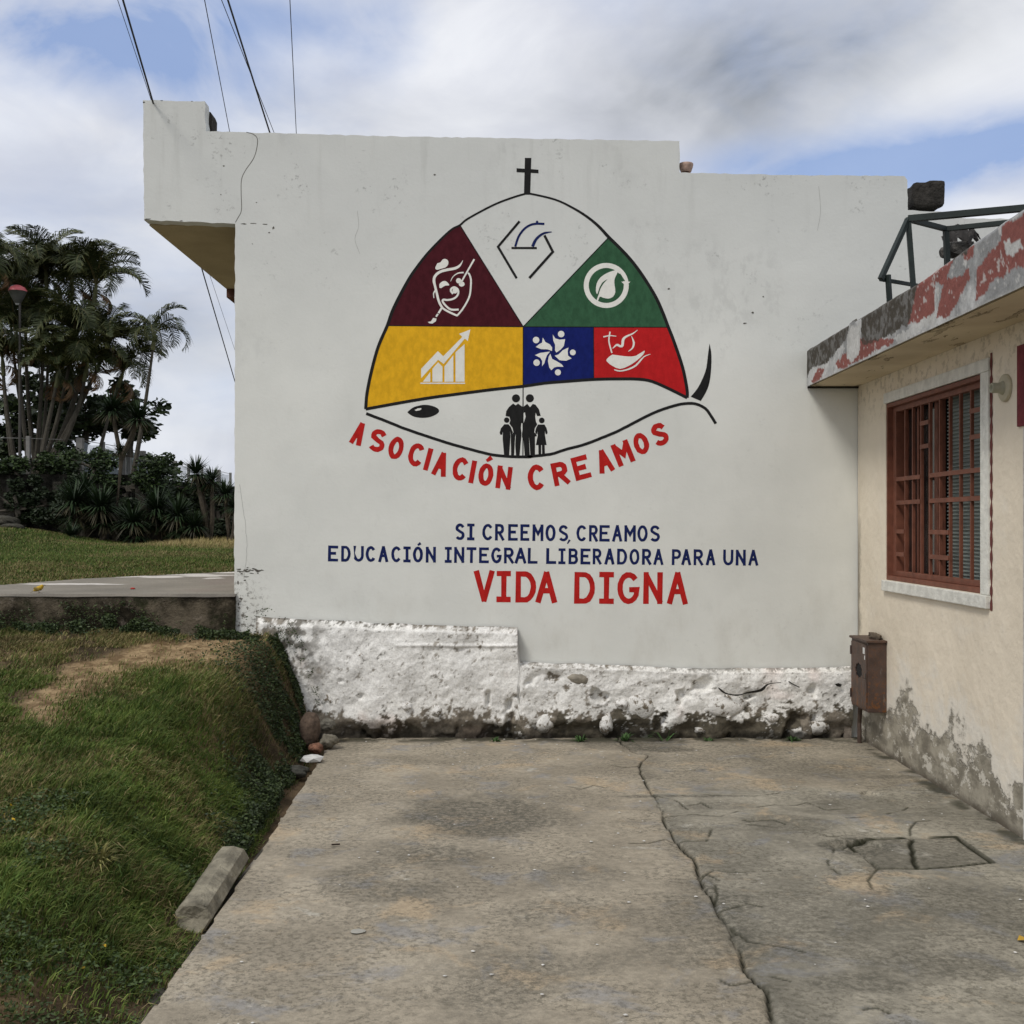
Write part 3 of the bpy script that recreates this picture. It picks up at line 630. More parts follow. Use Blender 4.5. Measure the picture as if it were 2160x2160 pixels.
# icons
a = Art(*Z3); a.fill(smooth([(910, 1275), (930, 1235), (960, 1225), (985, 1195), (1015, 1190), (1040, 1210), (1040, 1245), (1015, 1275), (975, 1288), (930, 1300), (910, 1290)], 3), .004)
a.line(smooth([(1190, 1205), (1160, 1255), (1110, 1285), (1030, 1300), (960, 1320), (910, 1360), (895, 1410), (910, 1480), (925, 1540), (945, 1620), (985, 1690), (1060, 1735), (1132, 1767)], 3), [5, 8, 14, 20, 24, 26] + [27] * 14 + [24] * 10 + [20] * 7)
a.line(smooth([(1128, 1770), (1180, 1710), (1230, 1630), (1260, 1560), (1270, 1480), (1272, 1400), (1255, 1345), (1240, 1335)], 3), 18)
a.line(smooth([(1065, 1418), (1090, 1370), (1140, 1335), (1198, 1328)], 3), 12, taper=(.4, 1.3)); a.line([(1306, 1192), (1172, 1428)], 17)
a.fill(smooth([(952, 1485), (952, 1445), (985, 1418), (1020, 1418), (1052, 1457), (1010, 1462), (970, 1487)], 3), .004)
a.disc(1147, 1412, 27); a.disc(1178, 1445, 30, ry=26)
a.disc(1110, 1512, 26, ry=30)
a.line(smooth([(1090, 1545), (1068, 1515), (1075, 1490), (1105, 1478), (1138, 1500), (1143, 1540), (1120, 1578), (1080, 1600), (1030, 1608), (992, 1604), (985, 1625), (1020, 1670), (1070, 1705), (1148, 1705)], 3), 20)
a.line(smooth([(912, 1508), (892, 1540), (895, 1588)], 3), 14, taper=(1.2, .5)); a.line([(975, 1688), (942, 1742)], 20); a.line([(936, 1750), (917, 1778)], 18)
a.fill([(888, 1790), (922, 1797), (915, 1825), (880, 1848), (850, 1846), (833, 1832), (865, 1825)], .004); a.obj('mask_drawing', P_icon, em)
a = Art(*Z5); a.fill([(765, 570), (935, 390), (990, 442), (1185, 245), (1152, 213), (1266, 170), (1240, 287), (1210, 262), (995, 520), (938, 478), (765, 665)], .004)
for q in ([(782, 702), (858, 702), (858, 603)], [(880, 702), (880, 570), (938, 503), (982, 548), (982, 702)], [(1003, 702), (1003, 545), (1093, 432), (1093, 702)], [(1115, 702), (1115, 402), (1207, 318), (1207, 702)]): a.fill(q, .004)
a.line([(758, 717), (1212, 717)], 13); a.obj('chart_drawing', P_icon, em)
a = Art(*Z4); n = 44; a.line([(873 + 185.5 * math.cos(i * 6.28318 / n), 800 + 185.5 * math.sin(i * 6.28318 / n)) for i in range(n)], 46, .0035, closed=True)
a.fill(smooth([(992, 652), (965, 705), (948, 750), (950, 800), (957, 860), (935, 905), (890, 922), (840, 912), (812, 905), (790, 962), (778, 955), (800, 890), (820, 830), (850, 780), (885, 742), (840, 770), (810, 820), (790, 880), (777, 850), (785, 780), (820, 725), (880, 685), (940, 663), (990, 652)], 2), .0036)
a.fill([(1012, 765), (1097, 765), (1055, 805)], .0036); a.obj('leaf_ring_drawing', P_icon, em)
Art(*Z4).fill([(985, 690), (1003, 690), (1048, 760), (1022, 758)], .0066).obj('leaf_ring_gap', P_green, em)
a = Art(*Z4)
for x, y, r in ((455, 1250, 30), (223, 1305, 30), (563, 1420, 27), (228, 1515, 30), (425, 1605, 28)): a.disc(x, y, r)
for q in ([(378, 1255), (400, 1290), (440, 1302), (492, 1298), (480, 1360), (450, 1395), (410, 1422), (398, 1400), (400, 1350), (382, 1310)], [(285, 1283), (310, 1325), (350, 1345), (372, 1375), (370, 1407), (330, 1392), (270, 1390), (220, 1370), (250, 1345), (278, 1330)],
          [(213, 1445), (260, 1425), (352, 1412), (325, 1445), (310, 1480), (300, 1520), (278, 1548), (280, 1500), (262, 1470)], [(355, 1433), (372, 1480), (420, 1505), (460, 1530), (477, 1553), (420, 1552), (390, 1560), (365, 1585), (345, 1560), (333, 1500), (340, 1460)],
          [(523, 1375), (515, 1410), (520, 1450), (552, 1475), (500, 1498), (440, 1492), (395, 1450), (430, 1440), (470, 1400)]): a.fill(q, .004)
a.obj('figure_wheel_drawing', P_icon, em)
a = Art(*Z4); a.line(smooth([(908, 1228), (897, 1310), (915, 1390), (925, 1425)], 3), 13); a.line([(846, 1276), (905, 1263), (965, 1270)], 12, taper=(1, .6))
a.line(smooth([(932, 1384), (970, 1350), (1000, 1362), (1022, 1355), (1030, 1300), (1060, 1272), (1120, 1245), (1162, 1213)], 3), [6, 10, 14, 18, 20, 20, 20, 20, 22, 24, 24, 24, 24, 22, 20, 18, 16, 14, 12, 9, 7, 5]); a.line(smooth([(1106, 1268), (1128, 1330), (1115, 1380), (1076, 1411)], 3), [4, 8, 14, 18, 18, 16, 14, 10, 8, 4])
a.fill(smooth([(930, 1440), (1000, 1450), (1080, 1458), (1150, 1450), (1226, 1403), (1215, 1440), (1150, 1500), (1080, 1545), (1000, 1573), (930, 1545), (890, 1515), (873, 1490), (900, 1460), (928, 1441)], 2), .004)
a.line(smooth([(1282, 1436), (1220, 1462), (1150, 1538), (1080, 1575), (1000, 1592), (945, 1580)], 3), [4, 6, 8, 10, 13, 15, 16, 16, 16, 14, 13, 12, 12, 11, 10, 6]); a.obj('boat_bowl_drawing', P_icon, em)
Art(*Z4).line(smooth([(928, 1436), (945, 1500), (1003, 1585)], 3), 6, .0066).obj('bowl_seam', P_red, em)
# family silhouettes
def figure(polys, discs, label, off=.0035, halo=0):
    a = Art(*ZF)
    for q in polys: a.fill(q, off)
    for x, y, r in discs: a.disc(x, y, r, off)
    return a.obj('family_figure', P_black, em, label=label)
man = [(455, 548), (515, 592), (565, 550), (650, 612), (690, 622), (688, 1000), (640, 990), (630, 1100), (645, 1220), (640, 1310), (600, 1730), (520, 1730), (503, 1500), (517, 1235), (500, 1300), (475, 1730), (410, 1730), (400, 1250), (440, 1240), (462, 1200), (440, 1100), (370, 1005), (392, 930), (370, 850), (285, 835), (300, 720), (360, 630)]
wom = [(690, 622), (775, 555), (838, 634), (900, 558), (960, 575), (1040, 680), (1080, 830), (997, 832), (965, 755), (955, 850), (970, 960), (1003, 1020), (945, 1110), (932, 1200), (992, 1262), (980, 1296), (950, 1295), (950, 1730), (845, 1730), (832, 1500), (815, 1300), (812, 1310), (832, 1730), (717, 1730), (690, 1380), (655, 1310), (655, 1220), (690, 1000), (738, 850), (722, 745), (692, 765)]
figure([man], [(520, 432, 92)], 'tallest black painted figure, left adult'); figure([wom], [(833, 430, 92)], 'right adult black painted figure')
figure([[(255, 1018), (350, 1018), (400, 1080), (450, 1200), (430, 1258), (400, 1255), (385, 1165), (395, 1300), (365, 1720), (250, 1720), (218, 1350), (222, 1180), (205, 1258), (165, 1255), (150, 1210), (180, 1110)]], [(310, 925, 62)], 'small black painted child on the left')
figure([[(1020, 1025), (1165, 1025), (1210, 1100), (1236, 1200), (1220, 1247), (1190, 1235), (1175, 1160), (1175, 1260), (1213, 1490), (970, 1490), (1010, 1280), (1010, 1160), (1000, 1240), (960, 1230), (955, 1180), (975, 1100)], [(1025, 1488), (1090, 1488), (1088, 1730), (1030, 1730)], [(1106, 1488), (1168, 1488), (1175, 1730), (1112, 1730)]], [(1103, 932, 64)], 'small black painted girl in a skirt')
# lettering -----------------------------------------------------------------
def arc(cx, cy, rx, ry, a0, a1, n=10): return [(cx + rx * math.cos(R(a0 + (a1 - a0) * i / n)), cy + ry * math.sin(R(a0 + (a1 - a0) * i / n))) for i in range(n + 1)]
# unit box, y down; strokes run on centre lines
GL = {
 'A': [[(0, 1), (.47, 0)], [(1, 1), (.53, 0)], [(.2, .63), (.8, .63)]], 'V': [[(0, 0), (.47, 1)], [(1, 0), (.53, 1)]],
 'E': [[(1, 0), (0, 0), (0, 1), (1, 1)], [(0, .48), (.72, .48)]], 'L': [[(0, 0), (0, 1), (1, 1)]], 'T': [[(0, 0), (1, 0)], [(.5, 0), (.5, 1)]],
 'I': [[(.5, 0), (.5, 1)]], 'J': [[(.5, 0), (.5, 1)], [(0, 0), (1, 0)], [(0, 1), (1, 1)]],   # J stands for the I with bars
 'N': [[(0, 1), (0, 0)], [(1, 1), (1, 0)], [(.04, .04), (.96, .96)]], 'M': [[(0, 1), (0, 0)], [(1, 0), (1, 1)], [(.04, .05), (.5, .58), (.96, .05)]],
 'O': ['c', arc(.5, .5, .5, .5, -90, 262, 20)], 'U': [[(0, 0), (0, .62)] + arc(.5, .62, .5, .38, 180, 0, 8) + [(1, 0)]],
 'D': ['c', [(0, 0), (.45, 0)] + arc(.45, .5, .55, .5, -80, 80, 8) + [(.45, 1), (0, 1)]],
 'C': [arc(.52, .5, .52, .5, -38, -322, 16)], 'G': [arc(.52, .5, .52, .5, -40, -330, 14) + [(1, .56), (.55, .56)]],
 'S': [[(.98, .18)] + arc(.52, .25, .46, .25, -35, -200, 8) + [(.5, .48)] + arc(.5, .745, .5, .255, -40, 150, 9)],
 'R': [[(0, 1), (0, 0)], [(0, 0), (.55, 0)] + arc(.58, .26, .40, .26, -85, 85, 6) + [(.55, .52), (0, .52)], [(.42, .52), (1, 1)]],
 'P': [[(0, 1), (0, 0)], [(0, 0), (.55, 0)] + arc(.58, .27, .42, .27, -85, 85, 6) + [(.55, .54), (0, .54)]],
 'B': [[(0, 1), (0, 0)], [(0, 0), (.55, 0)] + arc(.58, .24, .36, .24, -85, 85, 6) + [(.5, .48), (0, .48)], [(0, .48), (.5, .48)] + arc(.6, .74, .4, .26, -85, 85, 6) + [(.55, 1), (0, 1)]],
}
def letter(ch, Z, cx, cy, w, h, th, ang, m, parent, accent=False):
    a = Art(*Z); rl = random.Random(int(cx * 7 + cy)); ca, sa = math.cos(R(ang)), math.sin(R(ang))
    if ch == 'I': w = th
    def tr(u_, v_):
        x = (u_ - .5) * max(w - th, 0); y = (v_ - .5) * (h - th)
        return (cx + x * ca - y * sa, cy + x * sa + y * ca)
    G = GL[ch]; closed = G[0] == 'c'
    for st in (G[1:] if closed else G):
        if not closed:        # square ends reach the edge of the letter box
            st = list(st)
            for e, f in ((0, 1), (-1, -2)):
                (x0_, y0_), (x1_, y1_) = st[e], st[f]; X0, X1 = tr(x0_, y0_), tr(x1_, y1_); L = math.hypot(X0[0] - X1[0], X0[1] - X1[1]) or 1
                k = .5 * th / L if ch not in 'CSG' and not (ch in 'A' and y0_ == .63) else 0
                if ch in 'ERPBDTLJ' and (y0_ in (.48, .52, .54, .49) and x0_ < .5): k = 0
                st[e] = (x0_ + (x0_ - x1_) * k, y0_ + (y0_ - y1_) * k)
        q = [tr(*p_) for p_ in st]
        q = [(x + rl.uniform(-.03, .03) * th, y + rl.uniform(-.03, .03) * th) for x, y in q]
        a.line(q, [th * rl.uniform(.93, 1.07) for _ in q], .003, closed=closed)
    if accent: q = tr(.5, 0); a.line([(q[0] - th * .1, q[1] - th * 1.0), (q[0] + th * .95, q[1] - th * 1.75)], [th * .6, th * 1.0], .003)
    return a.obj('letter', m, parent)
nm = empty_part('association_name', bld, wp(1080, 1035), 'curved red hand painted lettering under the whale')
for ch, cx_, cy_, w_, h_, an in (('A', 128, 1232, 120, 232, 21), ('S', 320, 1300, 165, 235, 14), ('O', 510, 1377, 150, 232, 15), ('C', 715, 1445, 160, 238, 13), ('I', 836, 1492, 50, 232, 15), ('A', 968, 1542, 145, 240, 14),
                                 ('C', 1166, 1590, 160, 240, 11), ('I', 1290, 1620, 50, 232, 10), ('O', 1424, 1648, 150, 230, 8), ('N', 1610, 1678, 155, 232, 7)):
    letter(ch, Z5, cx_, cy_, w_, h_, 50, an, P_redl, nm, accent=(cx_ == 1424))
for ch, cx_, cy_, w_, h_, an in (('C', 226, 733, 158, 236, -2), ('R', 447, 697, 148, 215, -12), ('E', 640, 645, 150, 218, -15), ('A', 855, 583, 140, 212, -17), ('M', 1028, 508, 165, 215, -22), ('O', 1196, 421, 140, 200, -17), ('S', 1367, 335, 148, 212, -16)):
    letter(ch, ZL, cx_, cy_, w_, h_, 47, an, P_redl, nm)
sl = empty_part('slogan', bld, wp(1150, 1275), 'three lines of blue and red hand painted lettering')
def row(Z, items, y0l, y0r, h, th, m, xl_, xr_, acc=()):
    for i, (ch, xa, xb) in enumerate(items):
        cx_ = (xa + xb) / 2; k = (cx_ - xl_) / (xr_ - xl_); y = y0l + (y0r - y0l) * k
        letter(ch, Z, cx_, y + h / 2, xb - xa, h, th, .6, m, sl, accent=i in acc)
row(T7, [('S', 1040, 1115), ('J', 1135, 1192), ('C', 1253, 1338), ('R', 1353, 1425), ('E', 1455, 1532), ('E', 1552, 1622), ('M', 1647, 1732), ('O', 1748, 1828)], 52, 62, 130, 22, P_navy, 1040, 1828)
row(T8, [('S', 72, 155), ('C', 225, 312), ('R', 332, 407), ('E', 420, 507), ('A', 530, 613), ('M', 632, 728), ('O', 742, 830), ('S', 848, 933)], 70, 73, 139, 23, P_navy, 72, 933)
row(T7, [('E', 45, 123), ('D', 147, 222), ('U', 243, 325), ('C', 340, 418), ('A', 440, 515), ('C', 540, 618), ('J', 635, 692), ('O', 710, 788), ('N', 810, 890), ('J', 960, 1013), ('N', 1032, 1112), ('T', 1130, 1207), ('E', 1228, 1305), ('G', 1323, 1405), ('R', 1423, 1500), ('A', 1508, 1598), ('L', 1610, 1687), ('L', 1755, 1832)], 226, 246, 124, 22, P_navy, 45, 1832, acc=(7,))
row(T8, [('J', 72, 132), ('B', 158, 238), ('E', 260, 343), ('R', 363, 438), ('A', 465, 547), ('D', 570, 655), ('O', 675, 760), ('R', 782, 860), ('A', 880, 963), ('P', 1035, 1113), ('A', 1117, 1198), ('R', 1220, 1300), ('A', 1325, 1403), ('U', 1470, 1558), ('N', 1578, 1662), ('A', 1685, 1768)], 268, 281, 134, 23, P_navy, 72, 1768)
row(T7, [('V', 1190, 1347), ('J', 1365, 1477), ('D', 1513, 1675), ('A', 1675, 1838)], 420, 432, 244, 42, P_redl, 1190, 1838)
row(T8, [('D', 207, 383), ('J', 418, 543), ('G', 572, 760), ('N', 793, 957), ('A', 998, 1168)], 468, 472, 270, 45, P_redl, 207, 1168)
Art(*T8).line([(168, 196), (148, 230)], [18, 9], .003).obj('comma', P_navy, sl)
# ------------------------------------------------------------------ rubble plinth in front of the wall foot
def ptop(x):
    return np.interp(x, [-1.9, -1.77, -1.3, -.7, -.35, .04, .055, .5, 1.4, 2.5], [.88, .87, .85, .82, .81, .795, .545, .54, .50, .515]) + .02 * (fbm(x, x * 0 + 3, 6, 3, 80) - .5)
us = np.arange(-1.86, 2.455, .009); vs = np.linspace(0, 1, 92)
stones = [(215, 535, 45, 45), (605, 440, 32, 30), (525, 545, 34, 55), (700, 450, 75, 60), (1120, 445, 120, 55), (1000, 575, 32, 16), (1145, 508, 17, 14), (1590, 565, 60, 36), (1360, 505, 46, 24), (860, 430, 40, 40)]
stones = [(1060 + x / 2.415, 1300 + y / 2.415, a_ / 2.415, b_ / 2.415) for x, y, a_, b_ in stones]
stones += [(460 + x / 3.019, 1260 + y / 3.019, a_ / 3.019, b_ / 3.019) for x, y, a_, b_ in [(1395, 710, 36, 34), (1210, 685, 34, 28), (750, 640, 95, 75), (1285, 262, 36, 22), (930, 380, 60, 46), (1300, 440, 36, 60)]]
def pl_off(x, s):
    T = ptop(x); z = T * (1 - s * s * .0) * s      # s: 0 bottom, 1 top
    o = .075 * sst(1 - s, 0, .055) + .045 * (fbm(x, z, 4.0, 2, 81) - .5) * 1.3 * sst(1 - s, .02, .2) + .032 * (fbm(x, z, 8, 4, 82) - .5) + .011 * (fbm(x, z, 30, 3, 83) - .5)
    o = o - .05 * sst(z, .15, .06) * sst(fbm(x, z * .3, 3, 3, 84), .25, .5)
    o = o - .06 * sst(fbm(x, z, 6.5, 3, 85), .66, .78) * sst(z, .5, .35)
    o = o + .014 * sst(np.abs(z - .675 - .012 * (fbm(x, x * 0, 5, 3, 88) - .5)), .016, .0) * sst(x, -.95, -.6) * (x < .05)
    return np.maximum(o, .006 + .002 * s), z
def pfn(x, s): 
    o, z = pl_off(x, s); edge = sst(x, -1.86, -1.80); return x, WY - o * edge - .004, z
P, Fq, u, v = grid(us, vs, pfn)
x_, z_ = P[:, 0], P[:, 2]; T = ptop(x_); o_ = WY - P[:, 1]
n_a = fbm(x_, z_, 5, 5, 90, .65); n_b = fbm(x_, z_, 22, 4, 91, .65); n_c = fbm(x_, z_, 2.2, 3, 92)
hgt = z_ / T
low = sst(z_, .34, .02)
n_f = fbm(x_, z_, 60, 3, 97, .6)
worn = sst(n_b * .45 + n_a * .38 + .17 * n_f + low * .27 - .07 * sst(o_, .05, .10) + .16 * (n_c - .5) + .05 * sst(x_, .2, .9) * sst(z_, .42, .2), .59, .65)
topedge = sst(T - z_ + .05 * (n_f - .5), .045, .0) * sst(fbm(x_, z_ * 2, 24, 5, 93, .75), .46, .54) * np.where(x_ < -.5, 1., .75)
leftdirt = sst(x_, -1.2, -1.6) * sst(n_b, .42, .55) * sst(z_, .35, .5)
pits = sst(.5 * n_f + .5 * n_b + .10 * (n_c - .5), .63, .68) * .8; worn = np.maximum(worn, pits)
worn = np.maximum(np.maximum(worn, topedge), leftdirt * .9); under = sst(z_ + .16 * (n_a - .5) + .05 * (n_b - .5), .07 + .07 * (x_ < 0), .01); worn = np.maximum(worn, under * .93)  # under: dark moss and undercut shadow at the foot, put into the colour
wc = np.stack([.80 + 0 * x_, .79 + 0 * x_, .755 + 0 * x_], 1) * (1 - .10 * sst(n_c, .5, .7))[:, None]
grey = np.where((n_c > .5)[:, None], np.array([[.20, .175, .14]]), np.array([[.10, .088, .066]]))
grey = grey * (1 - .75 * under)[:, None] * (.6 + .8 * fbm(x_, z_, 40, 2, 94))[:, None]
pc = wc * (1 - worn)[:, None] + grey * worn[:, None]
pk = sst(fbm(x_, z_, 3.3, 3, 96), .62, .75)[:, None] * .35; pc = pc * (1 - pk) + pc * np.array([[1.0, .80, .76]]) * pk
plinth = root('rubble_plinth', 'rough whitewashed rubble stone plinth along the foot of the mural wall', 'plinth', (.3, WY, 0))
mesh('plinth_face', P, Fq, M_plinth, plinth, cols=pc, smooth=True)
# hidden right flank so that the step and right end have thickness
MB().box((2.40, WY - .05, 0), (2.452, WY - .004, .50)).obj('plinth_end', M_plinth if False else flat('plinth_end_paint', (.2, .17, .14), 1, .4, 14, bumps=(30, .01)), plinth)
M_st = []
def f_stone(t, b):
    p = t.pos(); c = t.mix(t.step(t.noise(p, 24, 6, .72), .52, .60), (.74, .73, .70), (.20, .17, .13))
    x, y, z = t.sep(p)[:3]; c = t.mix(t.m('MULTIPLY', t.step(t.m('ADD', z, t.m('MULTIPLY', t.noise(p, 20, 5, .7), .1)), .17, .08), .85), c, (.07, .06, .045))
    return c, t.bump(t.noise(p, 40, 5, .6), .01)
M_stone = mat('whitewashed_stone', f_stone, .95, .15)
for i, (px_, py_, rx, ry) in enumerate(stones):
    c = Vector(wp(px_, py_, (.035 if py_ < 1480 else .058) if px_ < 980 or px_ > 1000 else .085)); V, Fc = blobmesh(c, (rx * KW * 1.0, .042, ry * KW * 1.0), i + 3, 3, .42, 2.3)
    mesh('stone', V, Fc, M_stone, plinth, smooth=True)
c = Vector(wp(1060 + 385 / 2.415, 1300 + 315 / 2.415, .05)); V, Fc = blobmesh(c, (.098, .05, .045), 44, 3, .3, 1.8, .12)
mesh('stone', V, Fc, flat('bare_grey_stone', (.27, .245, .20), .95, .25, 20, bumps=(50, .006)), plinth, smooth=True, label='bare grey stone in a hollow near the step')
V, Fc = blobmesh(c + Vector((0.01, .015, -.028)), (.11, .05, .045), 45, 2, .25, 2.)
mesh('hollow', V, Fc, flat('dark_hollow', (.02, .018, .014), 1, .2, 20), plinth)
hol = Art(1060, 1300, 2.415)
hol.line(smooth([(1085, 352), (1120, 380), (1180, 390), (1230, 378), (1300, 365), (1335, 335), (1400, 326)], 3), [4, 8, 10, 8, 6, 7, 8, 6, 5, 8, 10, 12, 14, 14, 10, 6, 4, 3, 3], .112)
M_ck = flat('crack_black', (.02, .018, .015), 1); hol.obj('plinth_crack', M_ck, plinth)
Art(1060, 1300, 2.415).fill([(1672, 335), (1690, 330), (1708, 338), (1700, 350), (1682, 346)], .105).obj('plinth_hole', M_ck, plinth)
Art(1060, 1300, 2.415).line([(1440, 322), (1460, 335), (1495, 352)], 5, .10).obj('plinth_crack', M_ck, plinth)
# ------------------------------------------------------------------ cream house on the right
HX = 2.51
hs = root('cream_house', 'cream house side wall with barred window and peeling red and white concrete eave', 'house', (HX, 5., 0))
def f_cream(t, b):
    p = t.pos(); x, y, z = t.sep(p)[:3]
    c = t.mix(t.step(t.noise(p, 1.4, 5, .6), .3, .7), (.68, .605, .485), (.77, .69, .56))
    c = t.mix(t.step(t.noise(p, 2.3, 5, .6), .55, .72, 0, .5), c, (.70, .66, .58))
    hgt_ = t.m('ADD', t.m('MULTIPLY', t.noise(t.mapv(p, (1, .8, .9)), 2.0, 4, .6), 1.1), t.m('MULTIPLY', t.noise(t.mapv(p, (1, .42, .8)), 17, 6, .75), .42))
    # peel: bare render below a ragged line; whiter undercoat at its rim
    lim = t.m('SUBTRACT', t.m('MULTIPLY', hgt_, 1.05), .45)
    e = t.m('SUBTRACT', z, lim)
    c = t.mix(t.step(e, .30, .05, 0, .75), c, (.70, .67, .60))
    bare_ = t.mix(t.step(t.noise(t.mapv(p, (1, .5, .9)), 8, 6, .7), .4, .62), (.19, .172, .135), (.36, .33, .265))
    bare_ = t.mix(t.step(t.noise(t.mapv(p, (1, .4, .75), (3, 2, 8)), 15, 6, .75), .55, .60), bare_, (.55, .52, .45))
    c = t.mix(t.step(e, .09, -.04), c, bare_)
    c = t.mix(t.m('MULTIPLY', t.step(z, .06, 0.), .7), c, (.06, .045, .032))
    gr = t.m('MULTIPLY', t.step(z, 2.15, 2.5), t.step(t.noise(p, 18, 5, .7), .5, .62))
    c = t.mix(t.m('MULTIPLY', gr, .35), c, (.16, .13, .08))
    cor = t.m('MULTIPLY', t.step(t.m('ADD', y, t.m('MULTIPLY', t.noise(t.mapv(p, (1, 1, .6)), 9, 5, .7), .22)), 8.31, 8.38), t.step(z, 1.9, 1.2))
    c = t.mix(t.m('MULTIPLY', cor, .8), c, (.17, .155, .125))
    return c, t.bump(t.m('ADD', t.noise(p, 8, 5, .6), t.m('MULTIPLY', t.step(e, .03, -.01), -.6)), .012)
M_cream = mat('cream_wall_paint', f_cream, .93, .2)
WY0, WY1, WZ0, WZ1 = 6.10, 7.67, 1.175, 2.355       # window opening
SZ = 2.545                                            # soffit height
# wall with an opening: 4 blocks (butted)
m_ = MB()
def wbox(y0, y1, z0, z1): m_.box((HX, y0, z0), (HX + .16, y1, z1))
# one shell with a hole, no overlaps
V = []; ysn = [-2.0, WY0, WY1, WY - .006]; zsn = [-.1, WZ0, WZ1, SZ + .1]
idx = {}
for i, y in enumerate(ysn):
    for j, z in enumerate(zsn):
        for k, x in enumerate((HX, HX + .16)): idx[i, j, k] = len(V); V.append((x, y, z))
Fc = []
for i in range(3):
    for j in range(3):
        if i == 1 and j == 1: continue
        Fc.append((idx[i, j, 0], idx[i, j + 1, 0], idx[i + 1, j + 1, 0], idx[i + 1, j, 0])); Fc.append((idx[i, j, 1], idx[i + 1, j, 1], idx[i + 1, j + 1, 1], idx[i, j + 1, 1]))
Fc += [(idx[1, 1, 0], idx[2, 1, 0], idx[2, 1, 1], idx[1, 1, 1]), (idx[1, 2, 0], idx[1, 2, 1], idx[2, 2, 1], idx[2, 2, 0]), (idx[1, 1, 0], idx[1, 1, 1], idx[1, 2, 1], idx[1, 2, 0]), (idx[2, 1, 0], idx[2, 2, 0], idx[2, 2, 1], idx[2, 1, 1])]
mesh('house_wall', V, Fc, M_cream, hs)
M_in = flat('dark_room', (.03, .027, .025), 1, .2, 3)
MB().box((HX + .20, -1.9, .0), (5.5, 8.1, .02)).box((5.5, -1.9, 0), (5.55, 8.1, SZ)).box((HX + .17, 8.1, 0), (5.5, 8.15, SZ)).obj('room', M_in, hs)
# eave slab
FX = 2.14; FZ0 = SZ; 
us = np.arange(3.6, WY - .008, .009); vs = np.linspace(0, 1, 34)
def ftop(y): return 2.83 + .012 * (fbm(y, y * 0, 5, 4, 100) - .5) + np.interp(y, [3.6, 4.8, 6., 8.3], [.075, .05, .0, -.01]) + .012 * np.where((y > 7.15) & (y < 7.25), 1, 0)
def ffn(y, s):
    z = FZ0 + (ftop(y) - FZ0) * s; return FX + .006 * (fbm(y, z, 9, 4, 101) - .5) + .02 * sst(s, .93, 1.), y, z
P, Fq, u, v = grid(us, vs, ffn)
yy, s_ = P[:, 1], v
n_a = fbm(yy, P[:, 2], 3.2, 5, 110, .62); n_b = fbm(yy, P[:, 2], 26, 4, 111, .65); n_c = fbm(yy * 1.3, P[:, 2] * .9, 9, 4, 112, .65)
def inz1(poly):   # regions of the fascia noted on the enlarged print, mapped to (Y, height share)
    out = []
    for x, y in poly:
        px_, py_ = 1680 + x / 4.025, 360 + y / 4.025; Y = FX * F / (px_ - 1080); z = CAMZ + (HOR - py_) / F * Y
        out.append((Y, (z - FZ0) / (float(ftop(np.array(Y))) - FZ0)))
    return out
wy = yy + .05 * (fbm(yy, P[:, 2], 14, 4, 113, .6) - .5); ws = s_ + .16 * (fbm(yy, P[:, 2], 16, 4, 114, .6) - .5)
red = np.zeros(len(yy)); blk = np.zeros(len(yy)); wht = np.zeros(len(yy))
for q in [[(330, 1640), (520, 1430), (830, 1420), (820, 1460), (470, 1640), (370, 1690)], [(1050, 870), (1290, 780), (1330, 760), (1270, 950), (1180, 960), (1170, 1180), (1100, 1260), (940, 1310), (980, 1180)],
          [(1250, 960), (1340, 900), (1420, 900), (1450, 950), (1350, 1150), (1240, 1270), (1190, 1240)], [(1740, 470), (2000, 300), (2000, 800), (1830, 850), (1700, 920), (1600, 1050), (1510, 1090), (1540, 830), (1660, 660), (1740, 600)],
          [(1410, 690), (1520, 620), (1500, 740), (1420, 750)], [(130, 1790), (180, 1680), (240, 1680), (200, 1780), (150, 1810)], [(1420, 880), (1460, 830), (1470, 950), (1420, 930)]]:
    red = np.maximum(red, in_poly(wy, ws, inz1(q)))
for q in [[(60, 1480), (450, 1280), (420, 1440), (250, 1640), (120, 1680), (80, 1800)], [(545, 1220), (970, 950), (1040, 900), (985, 1180), (940, 1310), (750, 1410), (560, 1480)], [(1290, 700), (1500, 630), (1410, 720), (1300, 780)]]:
    blk = np.maximum(blk, in_poly(wy, ws, inz1(q)))
blk = np.maximum(blk, sst(s_ + .25 * (n_c - .5), .93, 1.0) * (yy > 6.2))
for q in [[(820, 1420), (1170, 1190), (1200, 1280), (860, 1470)], [(430, 1370), (540, 1300), (540, 1520), (470, 1640), (430, 1600)], [(1760, 580), (1820, 570), (1850, 720), (1780, 720)], [(1830, 620), (1900, 590), (1920, 660), (1850, 720)], [(1420, 750), (1450, 740), (1440, 820), (1410, 820)]]:
    wht = np.maximum(wht, in_poly(wy, ws, inz1(q)))
far = (yy < 4.6); red = np.where(far, (n_a > .5), red)
base = np.stack([.27 + .22 * sst(n_a, .4, .6), .275 + .22 * sst(n_a, .4, .6), .275 + .215 * sst(n_a, .4, .6)], 1) * (.75 + .5 * n_b)[:, None]
def over(b_, m__, c_): return b_ * (1 - m__[:, None]) + np.array([c_]) * (.8 + .4 * n_b)[:, None] * m__[:, None]
pc = over(base, red * 1., (.235, .085, .072)); pc = over(pc, wht * 1., (.50, .50, .485)); pc *= (.72 + .42 * fbm(yy, P[:, 2], 7, 5, 119, .65))[:, None]
fleck = sst(fbm(yy, P[:, 2], 34, 3, 117, .6), .69, .74); pc = over(pc, fleck * .7, (.5, .49, .47))
